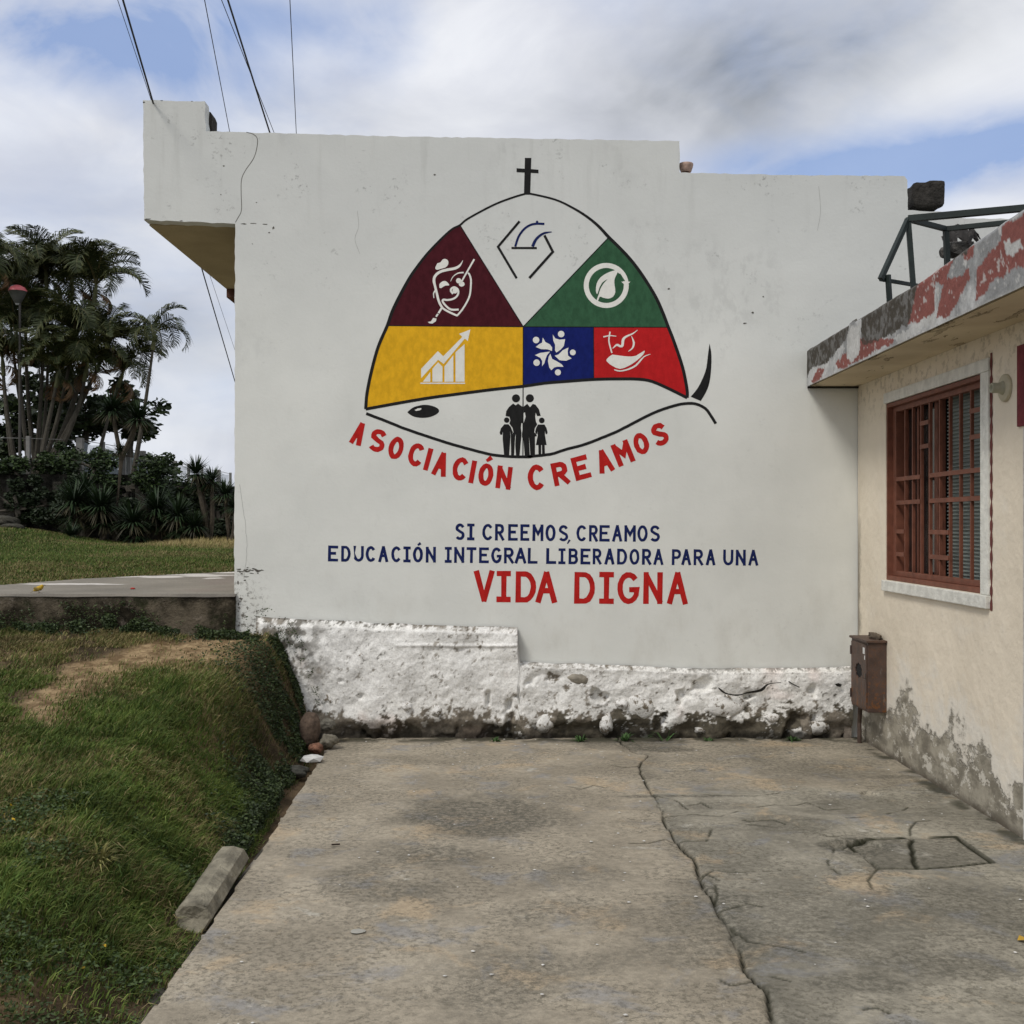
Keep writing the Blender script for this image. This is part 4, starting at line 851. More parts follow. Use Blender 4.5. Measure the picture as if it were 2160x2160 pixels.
pc = over(pc, blk * (.74 + .26 * sst(n_b, .35, .55)), (.055, .048, .038)); pc = over(pc, sst(s_, .05, 0) * .6, (.4, .4, .38))
eave = mesh('eave_fascia', P, Fq, M_paintgrid, hs, cols=pc, smooth=True)
def f_soff(t, b):
    p = t.pos(); c = t.mix(t.step(t.noise(p, 2, 5, .6), .3, .7), (.50, .415, .28), (.62, .53, .37))
    pe = t.step(t.noise(t.mapv(p, (3.2, 1, 1), (2, 1, 0)), 2.6, 6, .7, .4), .60, .63)
    c = t.mix(t.m('MULTIPLY', pe, .45), c, (.22, .17, .10)); ln = t.step(t.m('ABSOLUTE', t.m('SUBTRACT', t.noise(t.mapv(p, (3.2, 1, 1), (2, 1, 0)), 2.6, 6, .7, .4), .61)), .010, .003)
    c = t.mix(t.m('MULTIPLY', ln, .8), c, (.07, .055, .035))
    return c, t.bump(pe, .006)
MB().box((FX + .028, 3.6, SZ + .002), (HX - .002, WY - .010, SZ + .04)).obj('eave_soffit', mat('peeling_soffit_paint', f_soff, .95, .15), hs)
MB().box((FX + .045, 3.6, SZ + .09), (5.6, WY - .010, 2.80)).obj('roof_slab', M_darkc, hs)
MB().box((FX + .004, WY - .03, SZ - .012), (HX + .02, WY - .0065, SZ + .001)).obj('dark_joint', M_darkc, hs)
# window
wn = MB()
M_bar = flat('rust_red_paint', (.165, .060, .036), .62, .22, 14); M_bard = M_bar
M_trim = flat('worn_white_trim', (.66, .655, .60), .9, .16, 12, bumps=(40, .006))
win = m_  # placeholder
w_ = MB()
for a_, b_ in (((HX - .012, WY0 - .105, WZ1 + .0), (HX + .02, WY1 + .018, WZ1 + .07)), ((HX - .026, WY0 - .105, WZ0 - .072), (HX + .02, WY1 + .018, WZ0 - .002)), ((HX - .012, WY0 - .105, WZ0 - .001), (HX + .02, WY0 - .0, WZ1 - .001))): w_.box(a_, b_, .005)
w_.obj('window_surround', M_trim, hs, label='worn white plaster band round the barred window')
rs_ = MB(); yy0 = WY0 - .135
V = []; 
for i in range(60):
    z = WZ0 - .08 + (WZ1 + .17 - WZ0) * i / 59; q = .008 * math.sin(i * 1.7) + random.uniform(-.005, .005); V += [(HX - .0025, yy0 - q * .6, z), (HX - .0025, yy0 + .028 + q, z)]
mesh('red_paint_stripe', V, [(2 * i, 2 * i + 1, 2 * i + 3, 2 * i + 2) for i in range(59)], flat('smeared_red_paint', (.13, .035, .03), .8, .3, 30), hs)
f_ = MB(); D0, D1 = HX + .004, HX + .155
f_.box((D0, WY1 - .018, WZ0), (D1, WY1 - .001, WZ1), .003).box((D0, WY0 + .001, WZ0), (D1, WY0 + .018, WZ1), .003)
f_.box((D0, WY0 + .019, WZ0 + .001), (D1, WY1 - .019, WZ0 + .030), .003).box((D0, WY0 + .019, WZ1 - .028), (D1, WY1 - .019, WZ1 - .001), .003)
f_.box((D0 + .035, WY1 - .085, WZ0 + .031), (D1, WY1 - .019, WZ1 - .029), .003).box((D0 + .035, WY0 + .019, WZ0 + .031), (D1, WY0 + .05, WZ1 - .029), .003)
f_.box((D0 + .035, WY0 + .051, WZ0 + .031), (D0 + .075, WY1 - .086, WZ0 + .064), .003).box((D0 + .035, WY0 + .051, WZ1 - .062), (D0 + .075, WY1 - .086, WZ1 - .029), .003)
win = f_.obj('barred_window', M_bar, hs, label='rust red steel window frame with security bars')
by = [7.43, 7.29, 7.14, 6.995, 6.83, 6.675, 6.52, 6.365, 6.215]
zb0, zb1 = WZ0 + .06, WZ1 - .058
for i, y in enumerate(by):
    w = .016 if i != 3 else .022
    MB().box((HX + .044, y - w / 2, zb0), (HX + .062, y + w / 2, zb1), .0015).obj('vertical_bar', M_bar, win)
def hb(y0, y1, z): MB().box((HX + .038, y0, z - .0135), (HX + .0435, y1, z + .0135), .001).obj('cross_bar', M_bar, win)
hb(7.14, 7.58, 1.845); hb(7.14, 7.58, 1.69); hb(6.135, 6.99, 1.845); hb(6.135, 6.99, 1.69); hb(6.99, 7.14, 2.175); hb(6.99, 7.14, 2.03); hb(6.135, 6.365, 2.175); hb(6.135, 6.365, 2.03)
hb(7.43, 7.58, 1.50); hb(7.43, 7.58, 1.35); hb(6.675, 6.99, 1.50); hb(6.675, 6.99, 1.35)
# ribbed roller blind behind the right half, sash frame and dark glass behind the left
V = []; nb = 200
for i in range(nb):
    z = WZ0 + .04 + (WZ1 - WZ0 - .08) * i / (nb - 1); x = HX + .135 + .006 * (1 if i % 4 < 2 else -1)
    V += [(x, 6.16, z), (x, 6.93, z)]
mesh('ribbed_blind', V, [(2 * i, 2 * i + 1, 2 * i + 3, 2 * i + 2) for i in range(nb - 1)], flat('grey_green_blind', (.18, .205, .19), .6, .12, 5), win)
zc0, zc1 = WZ0 + .031, WZ1 - .029
MB().box((HX + .10, 7.005, zc0), (HX + .15, 7.06, zc1), .002).obj('sash_stile', M_bar, win); MB().box((HX + .10, 7.33, zc0), (HX + .15, 7.365, zc1), .002).obj('sash_stile', M_bar, win)
def f_glass(t, b): b.inputs['Roughness'].default_value = .08; return t.mix(t.step(t.noise(t.pos(), 3, 3, .5), .4, .7), (.012, .012, .013), (.03, .028, .026))
MB().box((HX + .125, 7.061, zc0), (HX + .13, 7.329, zc1)).obj('glass_pane', mat('dark_glass', f_glass, .08, .5), win)
MB().box((HX + .125, 7.366, zc0), (HX + .13, 7.58, zc1)).obj('glass_pane', bpy.data.materials['dark_glass'], win)
# door jamb of the house at the right edge of the view
M_jamb = flat('grey_worn_jamb', (.50, .49, .46), .95, .3, 9, bumps=(40, .006))
MB().box((HX - .004, 4.6, -.05), (HX + .01, 5.604, 2.02), .002).obj('grey_dado', M_jamb, hs, label='worn grey painted strip at the right edge')
MB().box((HX - .012, 4.6, 2.03), (HX + .01, 5.655, 2.43), .003).obj('red_painted_panel', flat('dark_red_paint', (.15, .022, .028), .8, .3, 18, bumps=(50, .004)), hs, label='dark red painted patch under the eave')
# wall lamp holder
lh = root('lamp_holder', 'empty off-white round lamp holder on the cream wall right of the window', 'lamp holder', (HX, 5.80, 2.24))
M_lh = flat('old_cream_plastic', (.44, .40, .29), .6, .12, 20)
def lathe_x(prof, c, n=26):
    V = []; Fc = []
    for x, r_ in prof:
        for k in range(n): V.append((c[0] - x, c[1] + r_ * math.cos(k * 2 * math.pi / n), c[2] + r_ * math.sin(k * 2 * math.pi / n)))
    for i in range(len(prof) - 1):
        for k in range(n): Fc.append((i * n + k, (i + 1) * n + k, (i + 1) * n + (k + 1) % n, i * n + (k + 1) % n))
    return V, Fc
V, Fc = lathe_x([(.0, .070), (.012, .070), (.017, .064), (.019, .03), (.019, .002)], (HX - .001, 5.80, 2.24)); mesh('back_plate', V, Fc, M_lh, lh, smooth=True)
V, Fc = lathe_x([(.019, .036), (.035, .028), (.038, .026), (.075, .026), (.078, .024), (.078, .017), (.045, .016), (.045, .001)], (HX, 5.80, 2.24)); mesh('socket', V, Fc, flat('greenish_plastic', (.33, .32, .24), .6, .12, 20), lh, smooth=True)
V, Fc = lathe_x([(.046, .0159), (.047, .001)], (HX, 5.80, 2.24)); mesh('socket_hole', V, Fc, flat('socket_black', (.01, .01, .01), .8), lh)
# meter box
mb = root('meter_box', 'brown steel meter box with broken round window, at the corner beside the plinth', 'meter box', (2.44, 7.83, .285))
def f_enamel(t, b):
    p = t.pos(); z = t.sep(p)[2]; c = t.mix(t.step(t.noise(p, 12, 5, .6), .3, .7), (.062, .040, .031), (.09, .058, .046))
    rs = t.m('MULTIPLY', t.step(t.noise(p, 26, 6, .75), .50, .60), t.step(z, .62, .30, .25, 1.))
    c = t.mix(rs, c, (.16, .065, .022)); c = t.mix(t.step(t.noise(t.mapv(p, (1, 1, .25)), 30, 5, .7), .6, .68, 0, .5), c, (.16, .14, .12))
    return c, t.bump(t.noise(p, 30, 5, .7), .003)
M_mb = mat('brown_enamel', f_enamel, .55, .3); M_mbd = flat('dark_brown_enamel', (.05, .030, .026), .5, .2, 12)
bx = MB(); bx.box((2.384, 7.65, .285), (HX - .001, 8.02, .752), .004).box((2.370, 7.637, .7525), (HX - .001, 8.032, .768), .003); body = bx.obj('case', M_mb, mb)
V = []; Fc = []; n = 28                                   # door: plate with a round hole
yc, zc, rh = 7.835, .545, .055; Y0, Y1, ZA, ZB = 7.665, 8.005, .30, .738; X = 2.3765
for i in range(n):
    w = 2 * math.pi * i / n; c_, s__ = math.cos(w), math.sin(w); k = min(abs((.17) / c_) if abs(c_) > 1e-6 else 9, abs((.219) / s__) if abs(s__) > 1e-6 else 9)
    rj = rh * (1 + .10 * math.sin(i * 2.1)); rj *= .92; V += [(X, yc + c_ * rj * 1.5, zc + s__ * rj), (X, (Y0 + Y1) / 2 + c_ * k, (ZA + ZB) / 2 + s__ * k), (X + .007, yc + c_ * rj * 1.5, zc + s__ * rj), (X + .007, (Y0 + Y1) / 2 + c_ * k, (ZA + ZB) / 2 + s__ * k)]
for i in range(n):
    a_, b_ = 4 * i, 4 * ((i + 1) % n); Fc += [(a_, a_ + 1, b_ + 1, b_), (a_, b_, b_ + 2, a_ + 2), (a_ + 1, a_ + 3, b_ + 3, b_ + 1)]
dr = mesh('door', V, Fc, M_mb, mb)
V, Fc = lathe_x([(0, .062), (0.0005, .001)], (2.3835, yc, zc)); V = [(a_, yc + (b_ - yc) * 1.5, c_) for a_, b_, c_ in V]; mesh('broken_window', V, Fc, flat('meter_hole', (.012, .012, .012), .9), dr)
MB().box((2.3745, 7.695, .672), (2.3762, 7.735, .715)).box((2.3745, 7.69, .635), (2.3762, 7.705, .662)).obj('sticker', flat('white_sticker', (.6, .6, .58), .7), dr)
MB().tube([(2.372, 8.0, .34), (2.372, 8.0, .40)], .006).tube([(2.372, 8.0, .64), (2.372, 8.0, .70)], .006).obj('hinge', M_mbd, dr)
MB().tube([(2.455, 8.07, -.02), (2.452, 8.065, .15), (2.44, 8.0, .30)], .0155, 12).obj('conduit_pipe', flat('rusty_pipe', (.085, .058, .045), .7, .3, 20), mb)
MB().box((2.3722, 7.677, .50), (2.3762, 7.69, .545), .001).tube([(2.372, 7.684, .51), (2.360, 7.684, .515), (2.360, 7.684, .535)], .003, 6).obj('latch', flat('dull_steel', (.12, .11, .10), .5, .2, 30, .6), dr)
V, Fc = blobmesh((2.475, 7.78, .782), (.035, .10, .030), 9, 3, .45, 2.4); mesh('mortar_lump', V, Fc, flat('mud_mortar', (.12, .095, .07), 1, .3, 30, bumps=(60, .01)), mb, smooth=True)
# metal frame standing on the eave
M_gm = flat('dark_green_steel', (.014, .022, .020), .55, .3, 14)
fr = root('steel_frame', 'dark green steel tube frame standing on the roof above the eave', 'metal frame', (2.6, 6.85, 2.82))
def tubeP(*p, r=.018, nm='frame_tube'): return MB().tube(p, r, 4, True).obj(nm, M_gm, fr)
ap = Vector((2.392, 6.9, 3.39)); nd = Vector((2.70, 7.11, 3.385)); tip = Vector((2.178, 6.75, 2.995)); k1 = Vector((2.226, 6.765, 3.045))
tubeP(ap, nd, r=.020); tubeP(ap + Vector((0, 0, .002)), Vector((2.985, 6.66, 3.39)), Vector((4.6, 5.9, 3.39)), r=.026); tubeP(nd, Vector((3.05, 6.95, 3.386)), Vector((4.7, 6.25, 3.386)), r=.020)
tubeP(ap, tip, r=.019); tubeP(tip, Vector((2.80, 7.35, 3.05)), r=.014); tubeP(ap, Vector((2.43, 6.88, 2.80)), r=.021); tubeP(nd, Vector((2.72, 7.10, 2.80)), r=.021); tubeP(k1 + Vector((0, .0, -.02)), Vector((2.245, 6.78, 2.80)), r=.018)
tubeP(Vector((4.6, 5.9, 2.8)), Vector((4.6, 5.9, 3.40)), r=.02); tubeP(Vector((4.7, 6.25, 2.8)), Vector((4.7, 6.25, 3.40)), r=.02)
us = np.linspace(0, 1, 26); vs = np.linspace(0, 1, 16)
A0, A1, A2 = pp(1990, 506, 7.45), pp(2062, 510, 7.0), pp(2000, 470, 7.5)
P, Fq, u, v = grid(us, vs, lambda a_, b_: tuple(A0[k] + (A1[k] - A0[k]) * a_ + (A2[k] - A0[k]) * b_ * (.5 + 1.1 * a_ * (1 - a_) * 2) * .8 + (.035 * np.sin(a_ * 15 + b_ * 9) + .04 * (fbm(a_ * 4, b_ * 4, 1.5, 3, 130 + k) - .5)) * (k != 0) for k in range(3)))
mesh('torn_sheet', P, Fq, flat('black_torn_felt', (.03, .027, .025), .8, .4, 18), smooth=True, label='torn black roofing sheet lying under the steel frame', cat='roofing sheet')
c = pp(2022, 520, 7.2); V, Fc = blobmesh(c, (.11, .08, .06), 14, 3, .3, 2.4); V = boxy(V, c, (.11, .08, .06)); 
mesh('concrete_rubble', (V - np.array(c)) * np.array([.9, .9, .8]) + np.array(c) + np.array([0, 0, -.02]), Fc, flat('dark_rubble', (.11, .105, .095), 1, .4, 12, bumps=(40, .02)), label='dark lump of broken concrete on the roof edge under torn sheet', cat='rubble')
# ------------------------------------------------------------------ rocks, post, leaves at the slab edge
def rock(loc, r, seed, colr, label, cat='rock', rot=0., rough=.32, n=4, fr=2.1):
    V, Fc = blobmesh(loc, r, seed, n, rough, fr, rot)
    return mesh('rock', V, Fc, flat('rock_%s' % cat.replace(' ', '_'), colr, .95, .42, 30, bumps=(35, .012)), smooth=True, label=label, cat=cat)
rock((-1.395, 7.86, .13), (.075, .07, .125), 1, (.105, .075, .055), 'tall brown egg shaped rock leaning on the bank by the plinth', 'boulder', .12, .1)
rock((-1.30, 8.06, .13), (.055, .05, .045), 2, (.15, .14, .115), 'small grey rock behind the brown egg shaped rock', 'rock')
rock((-1.26, 7.86, .06), (.065, .06, .045), 3, (.17, .155, .12), 'rounded grey rock with white paint flecks beside the slab corner', 'rock')
rock((-1.325, 7.72, .035), (.045, .045, .035), 4, (.20, .10, .065), 'small reddish rock in front of the grey rocks', 'rock')
V, Fc = blobmesh((-1.30, 7.42, .025), (.085, .07, .03), 5, 1, .3, 2.)
mesh('plaster_chunk', V, Fc, flat('broken_white_plaster', (.55, .55, .53), .95, .15, 20), label='angular white plaster chunk at the edge of the slab', cat='plaster chunk')
rock((-1.36, 7.20, -.01), (.08, .06, .04), 6, (.06, .06, .05), 'dark flat rock half buried just below the white chunk', 'rock')
# broken concrete post lying along the slab edge
a0, a1 = Vector((-1.265, 4.50, -.012)), Vector((-1.275, 5.20, .03)); V = []; Fc = []
n = 50; k = 9; prof = []
for i in range(n):
    s_ = i / (n - 1); c = a0 + (a1 - a0) * s_
    for j in range(k):
        w = 2 * math.pi * j / k; rr_ = .076 * (1 + .05 * math.sin(3 * w + 1)) * (1 - .10 * max(0, math.cos(w - 1.9)) * (1 if .2 < s_ < .9 else .6))
        rr_ *= 1 + .04 * (random.random() - .5); rr_ *= 1 - .12 * ((s_ > .985) + (s_ < .015)); e_ = .012 * math.sin(2 * w + 1.3) * ((s_ > .97) + (s_ < .03)) + .02 * math.sin(w) * (s_ < .03)
        V.append((c.x + rr_ * math.cos(w), c.y + e_, c.z + rr_ * math.sin(w) * .9))
for i in range(n - 1):
    for j in range(k): Fc.append((i * k + j, i * k + (j + 1) % k, (i + 1) * k + (j + 1) % k, (i + 1) * k + j))
V += [(a0.x, a0.y + .02, a0.z), (a1.x, a1.y - .03, a1.z)]
Fc += [(n * k, (j + 1) % k, j) for j in range(k)] + [(n * k + 1, (n - 1) * k + j, (n - 1) * k + (j + 1) % k) for j in range(k)]
mesh('broken_post', V, Fc, flat('old_post_concrete', (.22, .20, .15), .95, .5, 9, bumps=(30, .02)), label='broken round concrete post lying in the ditch along the slab edge', cat='concrete post')
# ------------------------------------------------------------------ grass
def blades(name, X, Y, Z, H, wd, lean, cols, kind='stuff', **kw):
    n = len(X); th = RNG.uniform(0, 2 * np.pi, n); wx, wy = np.cos(th) * wd / 2, np.sin(th) * wd / 2
    la = RNG.normal(0, .6, n); lx = lean[0] + la * np.cos(th + 1.5); ly = lean[1] + la * np.sin(th + 1.5) + RNG.normal(0, .3, n)
    V = np.zeros((n, 5, 3), np.float32)
    V[:, 0] = np.stack([X - wx, Y - wy, Z], 1); V[:, 1] = np.stack([X + wx, Y + wy, Z], 1)
    mx, my, mz = X + lx * H * .35, Y + ly * H * .35, Z + H * .55
    V[:, 2] = np.stack([mx - wx * .8, my - wy * .8, mz], 1); V[:, 3] = np.stack([mx + wx * .8, my + wy * .8, mz], 1)
    V[:, 4] = np.stack([X + lx * H, Y + ly * H, Z + H * np.clip(1 - .25 * (lx ** 2 + ly ** 2), .35, 1)], 1)
    b = np.arange(n)[:, None] * 5
    Fc = np.concatenate([b + np.array([[0, 1, 3]]), b + np.array([[0, 3, 2]]), b + np.array([[2, 3, 4]])])
    C = np.repeat(cols[:, None, :], 5, 1); 
    return mesh(name, V.reshape(-1, 3), Fc, M_grass, None, cols=C.reshape(-1, 3), kind=kind, **kw)
def gcol(n, X, Y, dryv):
    g1 = np.array([[.05, .105, .016]]); g2 = np.array([[.16, .20, .042]]); g3 = np.array([[.19, .16, .06]]); g4 = np.array([[.34, .27, .13]])
    k = RNG.uniform(0, 1, (n, 1)); c = g1 + (g2 - g1) * k; dr = RNG.uniform(0, 1, n) < dryv; c[dr] = (g3 + (g4 - g3) * RNG.uniform(0, 1, (n, 1)))[dr]
    return c * RNG.uniform(.7, 1.2, (n, 1))
n = 900000
X = RNG.uniform(-5.4, -1.15, n); Y = 2.5 + (8.24 - 2.5) * RNG.uniform(0, 1, n) ** .85
d_ = edge_x(Y) - X; b_ = bare(X, Y)
side = sst(Y, 6.0, 6.8) * sst(d_, .32, .18)
lush = sst(d_, .05, .25) * (1 - side) * sst(d_, 1.5, .8) * sst(Y, 7.7, 6.9) * sst(Y, 3.5, 4.3)
dens = np.clip((.30 + .8 * sst(fbm(X, Y, 3.5, 3, 140), .38, .6)) * (1 - .96 * b_) + lush * .6, 0, 1) * sst(d_, -.01, .05) * np.clip(1.3 - Y * .05, .5, 1)
dens *= 1 - .9 * sst(fbm(X, Y, 3.6, 4, 141), .50, .60) * (1 - lush)
dens *= 1 - .8 * side
keep_ = (X > -.60 * Y - .9) & (RNG.uniform(0, 1, n) < dens * .8)
X, Y, d_, lush = X[keep_], Y[keep_], d_[keep_], lush[keep_]; n = len(X)
Z = bank_z(X, Y) - .004
H = RNG.uniform(.018, .048, n) * (.35 + 1.3 * fbm(X, Y, 6, 3, 142)) + lush * RNG.uniform(.0, .055, n) * sst(fbm(X, Y, 3, 3, 145), .3, .6)
dryv = .12 + .42 * sst(fbm(X, Y, 1.8, 3, 143), .45, .65) - .18 * lush + .25 * sst(Y, 7.0, 8.0); dryv = np.clip(dryv, .04, .8)
cols = gcol(n, X, Y, dryv); cols = cols * (1 - .4 * sst(Y, 6.0, 6.6) * sst(d_, .5, .25))[:, None] * (.45 + 1.0 * fbm(X, Y, 3.2, 4, 144, .65))[:, None]
blades('bank_grass', X, Y, Z, H * .92, RNG.uniform(.003, .006, n), (.45, -.1), cols)
# field grass
n = 330000; Y = 9.2 + 23 * RNG.uniform(0, 1, n) ** 1.5; X = -RNG.uniform(.19, .58, n) * Y; X = np.minimum(X, -2.05)
def poly_out(x, y): return ~in_poly(x, y, top)
k_ = poly_out(X, Y); X, Y = X[k_], Y[k_]; n = len(X); Z = fz(X, Y) - .01
dr = sst(Y, 24.5, 27.5) * sst(X / Y, -.36, -.27); H = RNG.uniform(.02, .05, n) * (.6 + .9 * fbm(X, Y, .8, 3, 150)) * (1 + Y * .018) + dr * RNG.uniform(.06, .28, n)
cols = gcol(n, X, Y, np.clip(.12 + .38 * sst(fbm(X, Y, .45, 3, 151), .45, .65) + .75 * dr +   .12 * sst(Y, 11, 9.5), 0, .97)); cols[:] *= ((.62 + .36 * fbm(X, Y, .6, 3, 152)) * (1 + .9 * dr))[:, None]
blades('field_grass', X, Y, Z, H, RNG.uniform(.006, .012, n) * (1 + Y * .02), (.1, 0), cols)
# low leafy ground cover at the wall foot and along the terrace
def leaf_scatter(name, X, Y, Z, size, cols, **kw):
    n = len(X); a_ = RNG.normal(0, 1, (n, 3)); a_ /= np.linalg.norm(a_, axis=1, keepdims=True); b2 = RNG.normal(0, 1, (n, 3)); b2 -= (b2 * a_).sum(1, keepdims=True) * a_; b2 /= np.linalg.norm(b2, axis=1, keepdims=True)
    a_[:, 2] *= .6; c = np.stack([X, Y, Z], 1); s = size[:, None]
    V = np.stack([c - a_ * s, c + b2 * s * .45, c + a_ * s, c - b2 * s * .45], 1).reshape(-1, 3); Fc = np.arange(n)[:, None] * 4 + np.array([[0, 1, 2, 3]])
    return mesh(name, V, Fc, M_leafcol, kw.pop('parent', None), cols=np.repeat(cols, 4, 0), **kw)
def lcol(n, a_=(.028, .05, .014), b2=(.095, .14, .035)): return np.array([a_]) + (np.array([b2]) - np.array([a_])) * RNG.uniform(0, 1, (n, 1)) ** 1.5
n = 80000; t_ = RNG.uniform(0, 1, n)
Y = RNG.uniform(5.4, 8.2, n); X = np.where(t_ < .55, edge_x(Y) - np.abs(RNG.normal(.02, 1., n)) * np.interp(Y, [5.4, 6.6, 7.4, 8.2], [.07, .12, .20, .26]) - .06 * (Y > 7.2), RNG.uniform(-4.2, -1.5, n) ** 1.0); Y = np.where(t_ < .55, Y, 8.22 - np.abs(RNG.normal(0, .06, n)))
k_ = (X < edge_x(Y) - .03) & ((Y < 8.16) | (X < -1.5)) & (fbm(X, Y, 6, 3, 160) > np.where(t_ < .55, .40, .47 + .05 * (X < -2.6))); X, Y = X[k_], Y[k_]; n = len(X)
leaf_scatter('leafy_ground_cover', X, Y, bank_z(X, Y) + RNG.uniform(0, .08, n) * fbm(X, Y, 9, 2, 161) * 1.6, RNG.uniform(.006, .015, n), lcol(n, (.014, .026, .008), (.06, .09, .025)), kind='stuff')
n = 90000; Y = RNG.uniform(2.0, 5.0, n); X = RNG.uniform(-3.4, -1.18, n); k_ = (X < edge_x(Y) - .03) & (fbm(X, Y, 5, 3, 162) > .47 + .12 * (Y > 4.2)); X, Y = X[k_], Y[k_]; n = len(X)
c_ = lcol(n, (.025, .045, .012), (.075, .115, .03)); yel = RNG.uniform(0, 1, n) < .002; c_[yel] = (.6, .38, .02)
leaf_scatter('broadleaf_weeds', X, Y, bank_z(X, Y) + RNG.uniform(0.0, .055, n), RNG.uniform(.005, .013, n), c_, kind='stuff')
n = 5200; X = RNG.uniform(-4.1, -2.05, n); Z = RNG.uniform(.70, 1.0, n); k_ = fbm(X, Z, 5, 4, 165) > .50 + .22 * (Z - .7); X, Z = X[k_], Z[k_]; n = len(X)
leaf_scatter('wall_creeper', X, 8.235 + RNG.uniform(-.02, .02, n), Z, RNG.uniform(.005, .013, n), lcol(n, (.02, .035, .01), (.075, .105, .03)), kind='stuff')
n = 5000; X = RNG.uniform(-1.9, -1.32, n); Z = RNG.uniform(.05, .95, n); lim = np.interp(X, [-1.9, -1.73, -1.56, -1.44, -1.36], [.90, .90, .80, .55, .25]); k_ = (Z < lim + .09 * fbm(X, Z, 9, 3, 166)) & (Z > lim - .15) & (fbm(X, Z, 14, 3, 167) > .45); X, Z = X[k_], Z[k_]; n = len(X)
leaf_scatter('plinth_creeper', X, 8.17 + RNG.uniform(-.03, .03, n), Z, RNG.uniform(.005, .012, n), lcol(n, (.014, .026, .008), (.06, .085, .022)), kind='stuff')
# dry grass tuft and straw on the bank
def tuft(loc, nb, L, colr, label, spread=.9, cat='grass tuft', wd=.004, nm='grass_tuft'):
    th = RNG.uniform(0, 6.283, nb); el = RNG.uniform(.25, 1.4, nb); V = []; Fc = []; C = []
    for i in range(nb):
        dxy = np.array([math.cos(th[i]) * math.cos(el[i]), math.sin(th[i]) * math.cos(el[i]), math.sin(el[i])]); l = L * random.uniform(.55, 1.1); b = len(V)
        sd_ = np.array([-math.sin(th[i]), math.cos(th[i]), 0]) * wd
        p0 = np.array(loc) + np.array([math.cos(th[i]), math.sin(th[i]), 0]) * .015; p1 = p0 + dxy * l * .55; p2 = p1 + (dxy - np.array([0, 0, spread * .8])) * l * .45
        V += [p0 - sd_, p0 + sd_, p1 - sd_ * .8, p1 + sd_ * .8, p2]; Fc += [(b, b + 1, b + 3, b + 2), (b + 2, b + 3, b + 4)]
        c_ = np.array(colr) * random.uniform(.6, 1.3); C += [c_] * 5
    return mesh(nm, V, Fc, M_grass, None, cols=np.array(C), label=label, cat=cat)
tuft((-1.64, 4.52, bank_z(np.array(-1.64), np.array(4.52))), 130, .13, (.20, .19, .065), 'pale yellow-green grass tuft on the bank left of the broken post')
for (px_, lab, nb, L) in ((1225, 'small leafy weed at the plinth foot by the top of the long crack', 26, .09), (1318, 'second leafy weed from the long crack at the plinth foot', 30, .10), (1402, 'thin upright weed sprouting against the plinth', 10, .20), (1496, 'small weed under the large hollow in the plinth', 16, .06), (1672, 'spreading weed near the right end of the plinth', 40, .06), (1045, 'weed at the plinth foot below the plinth step', 20, .05)):
    x_w = (px_ - 1080) / F * 8.14; tuft((x_w, 8.14, .0), nb, L, (.05, .10, .03), lab, cat='weed', wd=.007, nm='weed')
# plaster chips and grit on the driveway
n = 150; V = []; Fc = []
for i in range(n):
    x_c, y_c = RNG.uniform(-1.1, 2.4), 3.4 + 4.8 * RNG.uniform(0, 1) ** .8; s = RNG.uniform(.003, .009); b = len(V); a_ = RNG.uniform(0, 3)
    for j in range(5): V.append((x_c + s * math.cos(a_ + j * 1.256) * RNG.uniform(.6, 1.3), y_c + s * math.sin(a_ + j * 1.256), .006))
    V.append((x_c, y_c, .006 + s * .4)); Fc += [(b + j, b + (j + 1) % 5, b + 5) for j in range(5)]
mesh('plaster_grit', V, Fc, flat('grit_white', (.5, .49, .46), .9, .3, 5), kind='stuff')
q = gp(2157, 1988); V = [(q[0] - .02, q[1], .008), (q[0] + .0, q[1] + .028, .018), (q[0] + .022, q[1] + .005, .012), (q[0] + .002, q[1] - .03, .02)]
mesh('fallen_leaf', V, [(0, 1, 2, 3)], flat('yellow_leaf', (.45, .28, .04), .7), label='yellow fallen leaf on the concrete at the right edge', cat='leaf')
q = gp(708, 1786); MB().tube([(q[0] - .02, q[1], .01), (q[0] + .02, q[1] + .005, .011)], .004, 6).obj('twig', flat('dark_twig', (.03, .02, .015), .9), label='short dark twig on the tan slab', cat='twig')
q = gp(755, 1966); V, Fc = blobmesh((q[0], q[1], .004), (.03, .025, .003), 3, 2, .2); mesh('paint_splash', V, Fc, flat('pale_splash', (.33, .32, .28), .8), label='pale round paint splash on the tan slab', cat='paint splash')
q = pp(280, 1234, 8.9); V, Fc = blobmesh((q.x, 8.9, 1.047), (.02, .015, .007), 3, 2, .3); mesh('red_flower', V, Fc, flat('red_petal', (.4, .03, .02), .7), label='small red fallen blossom on the terrace', cat='blossom')
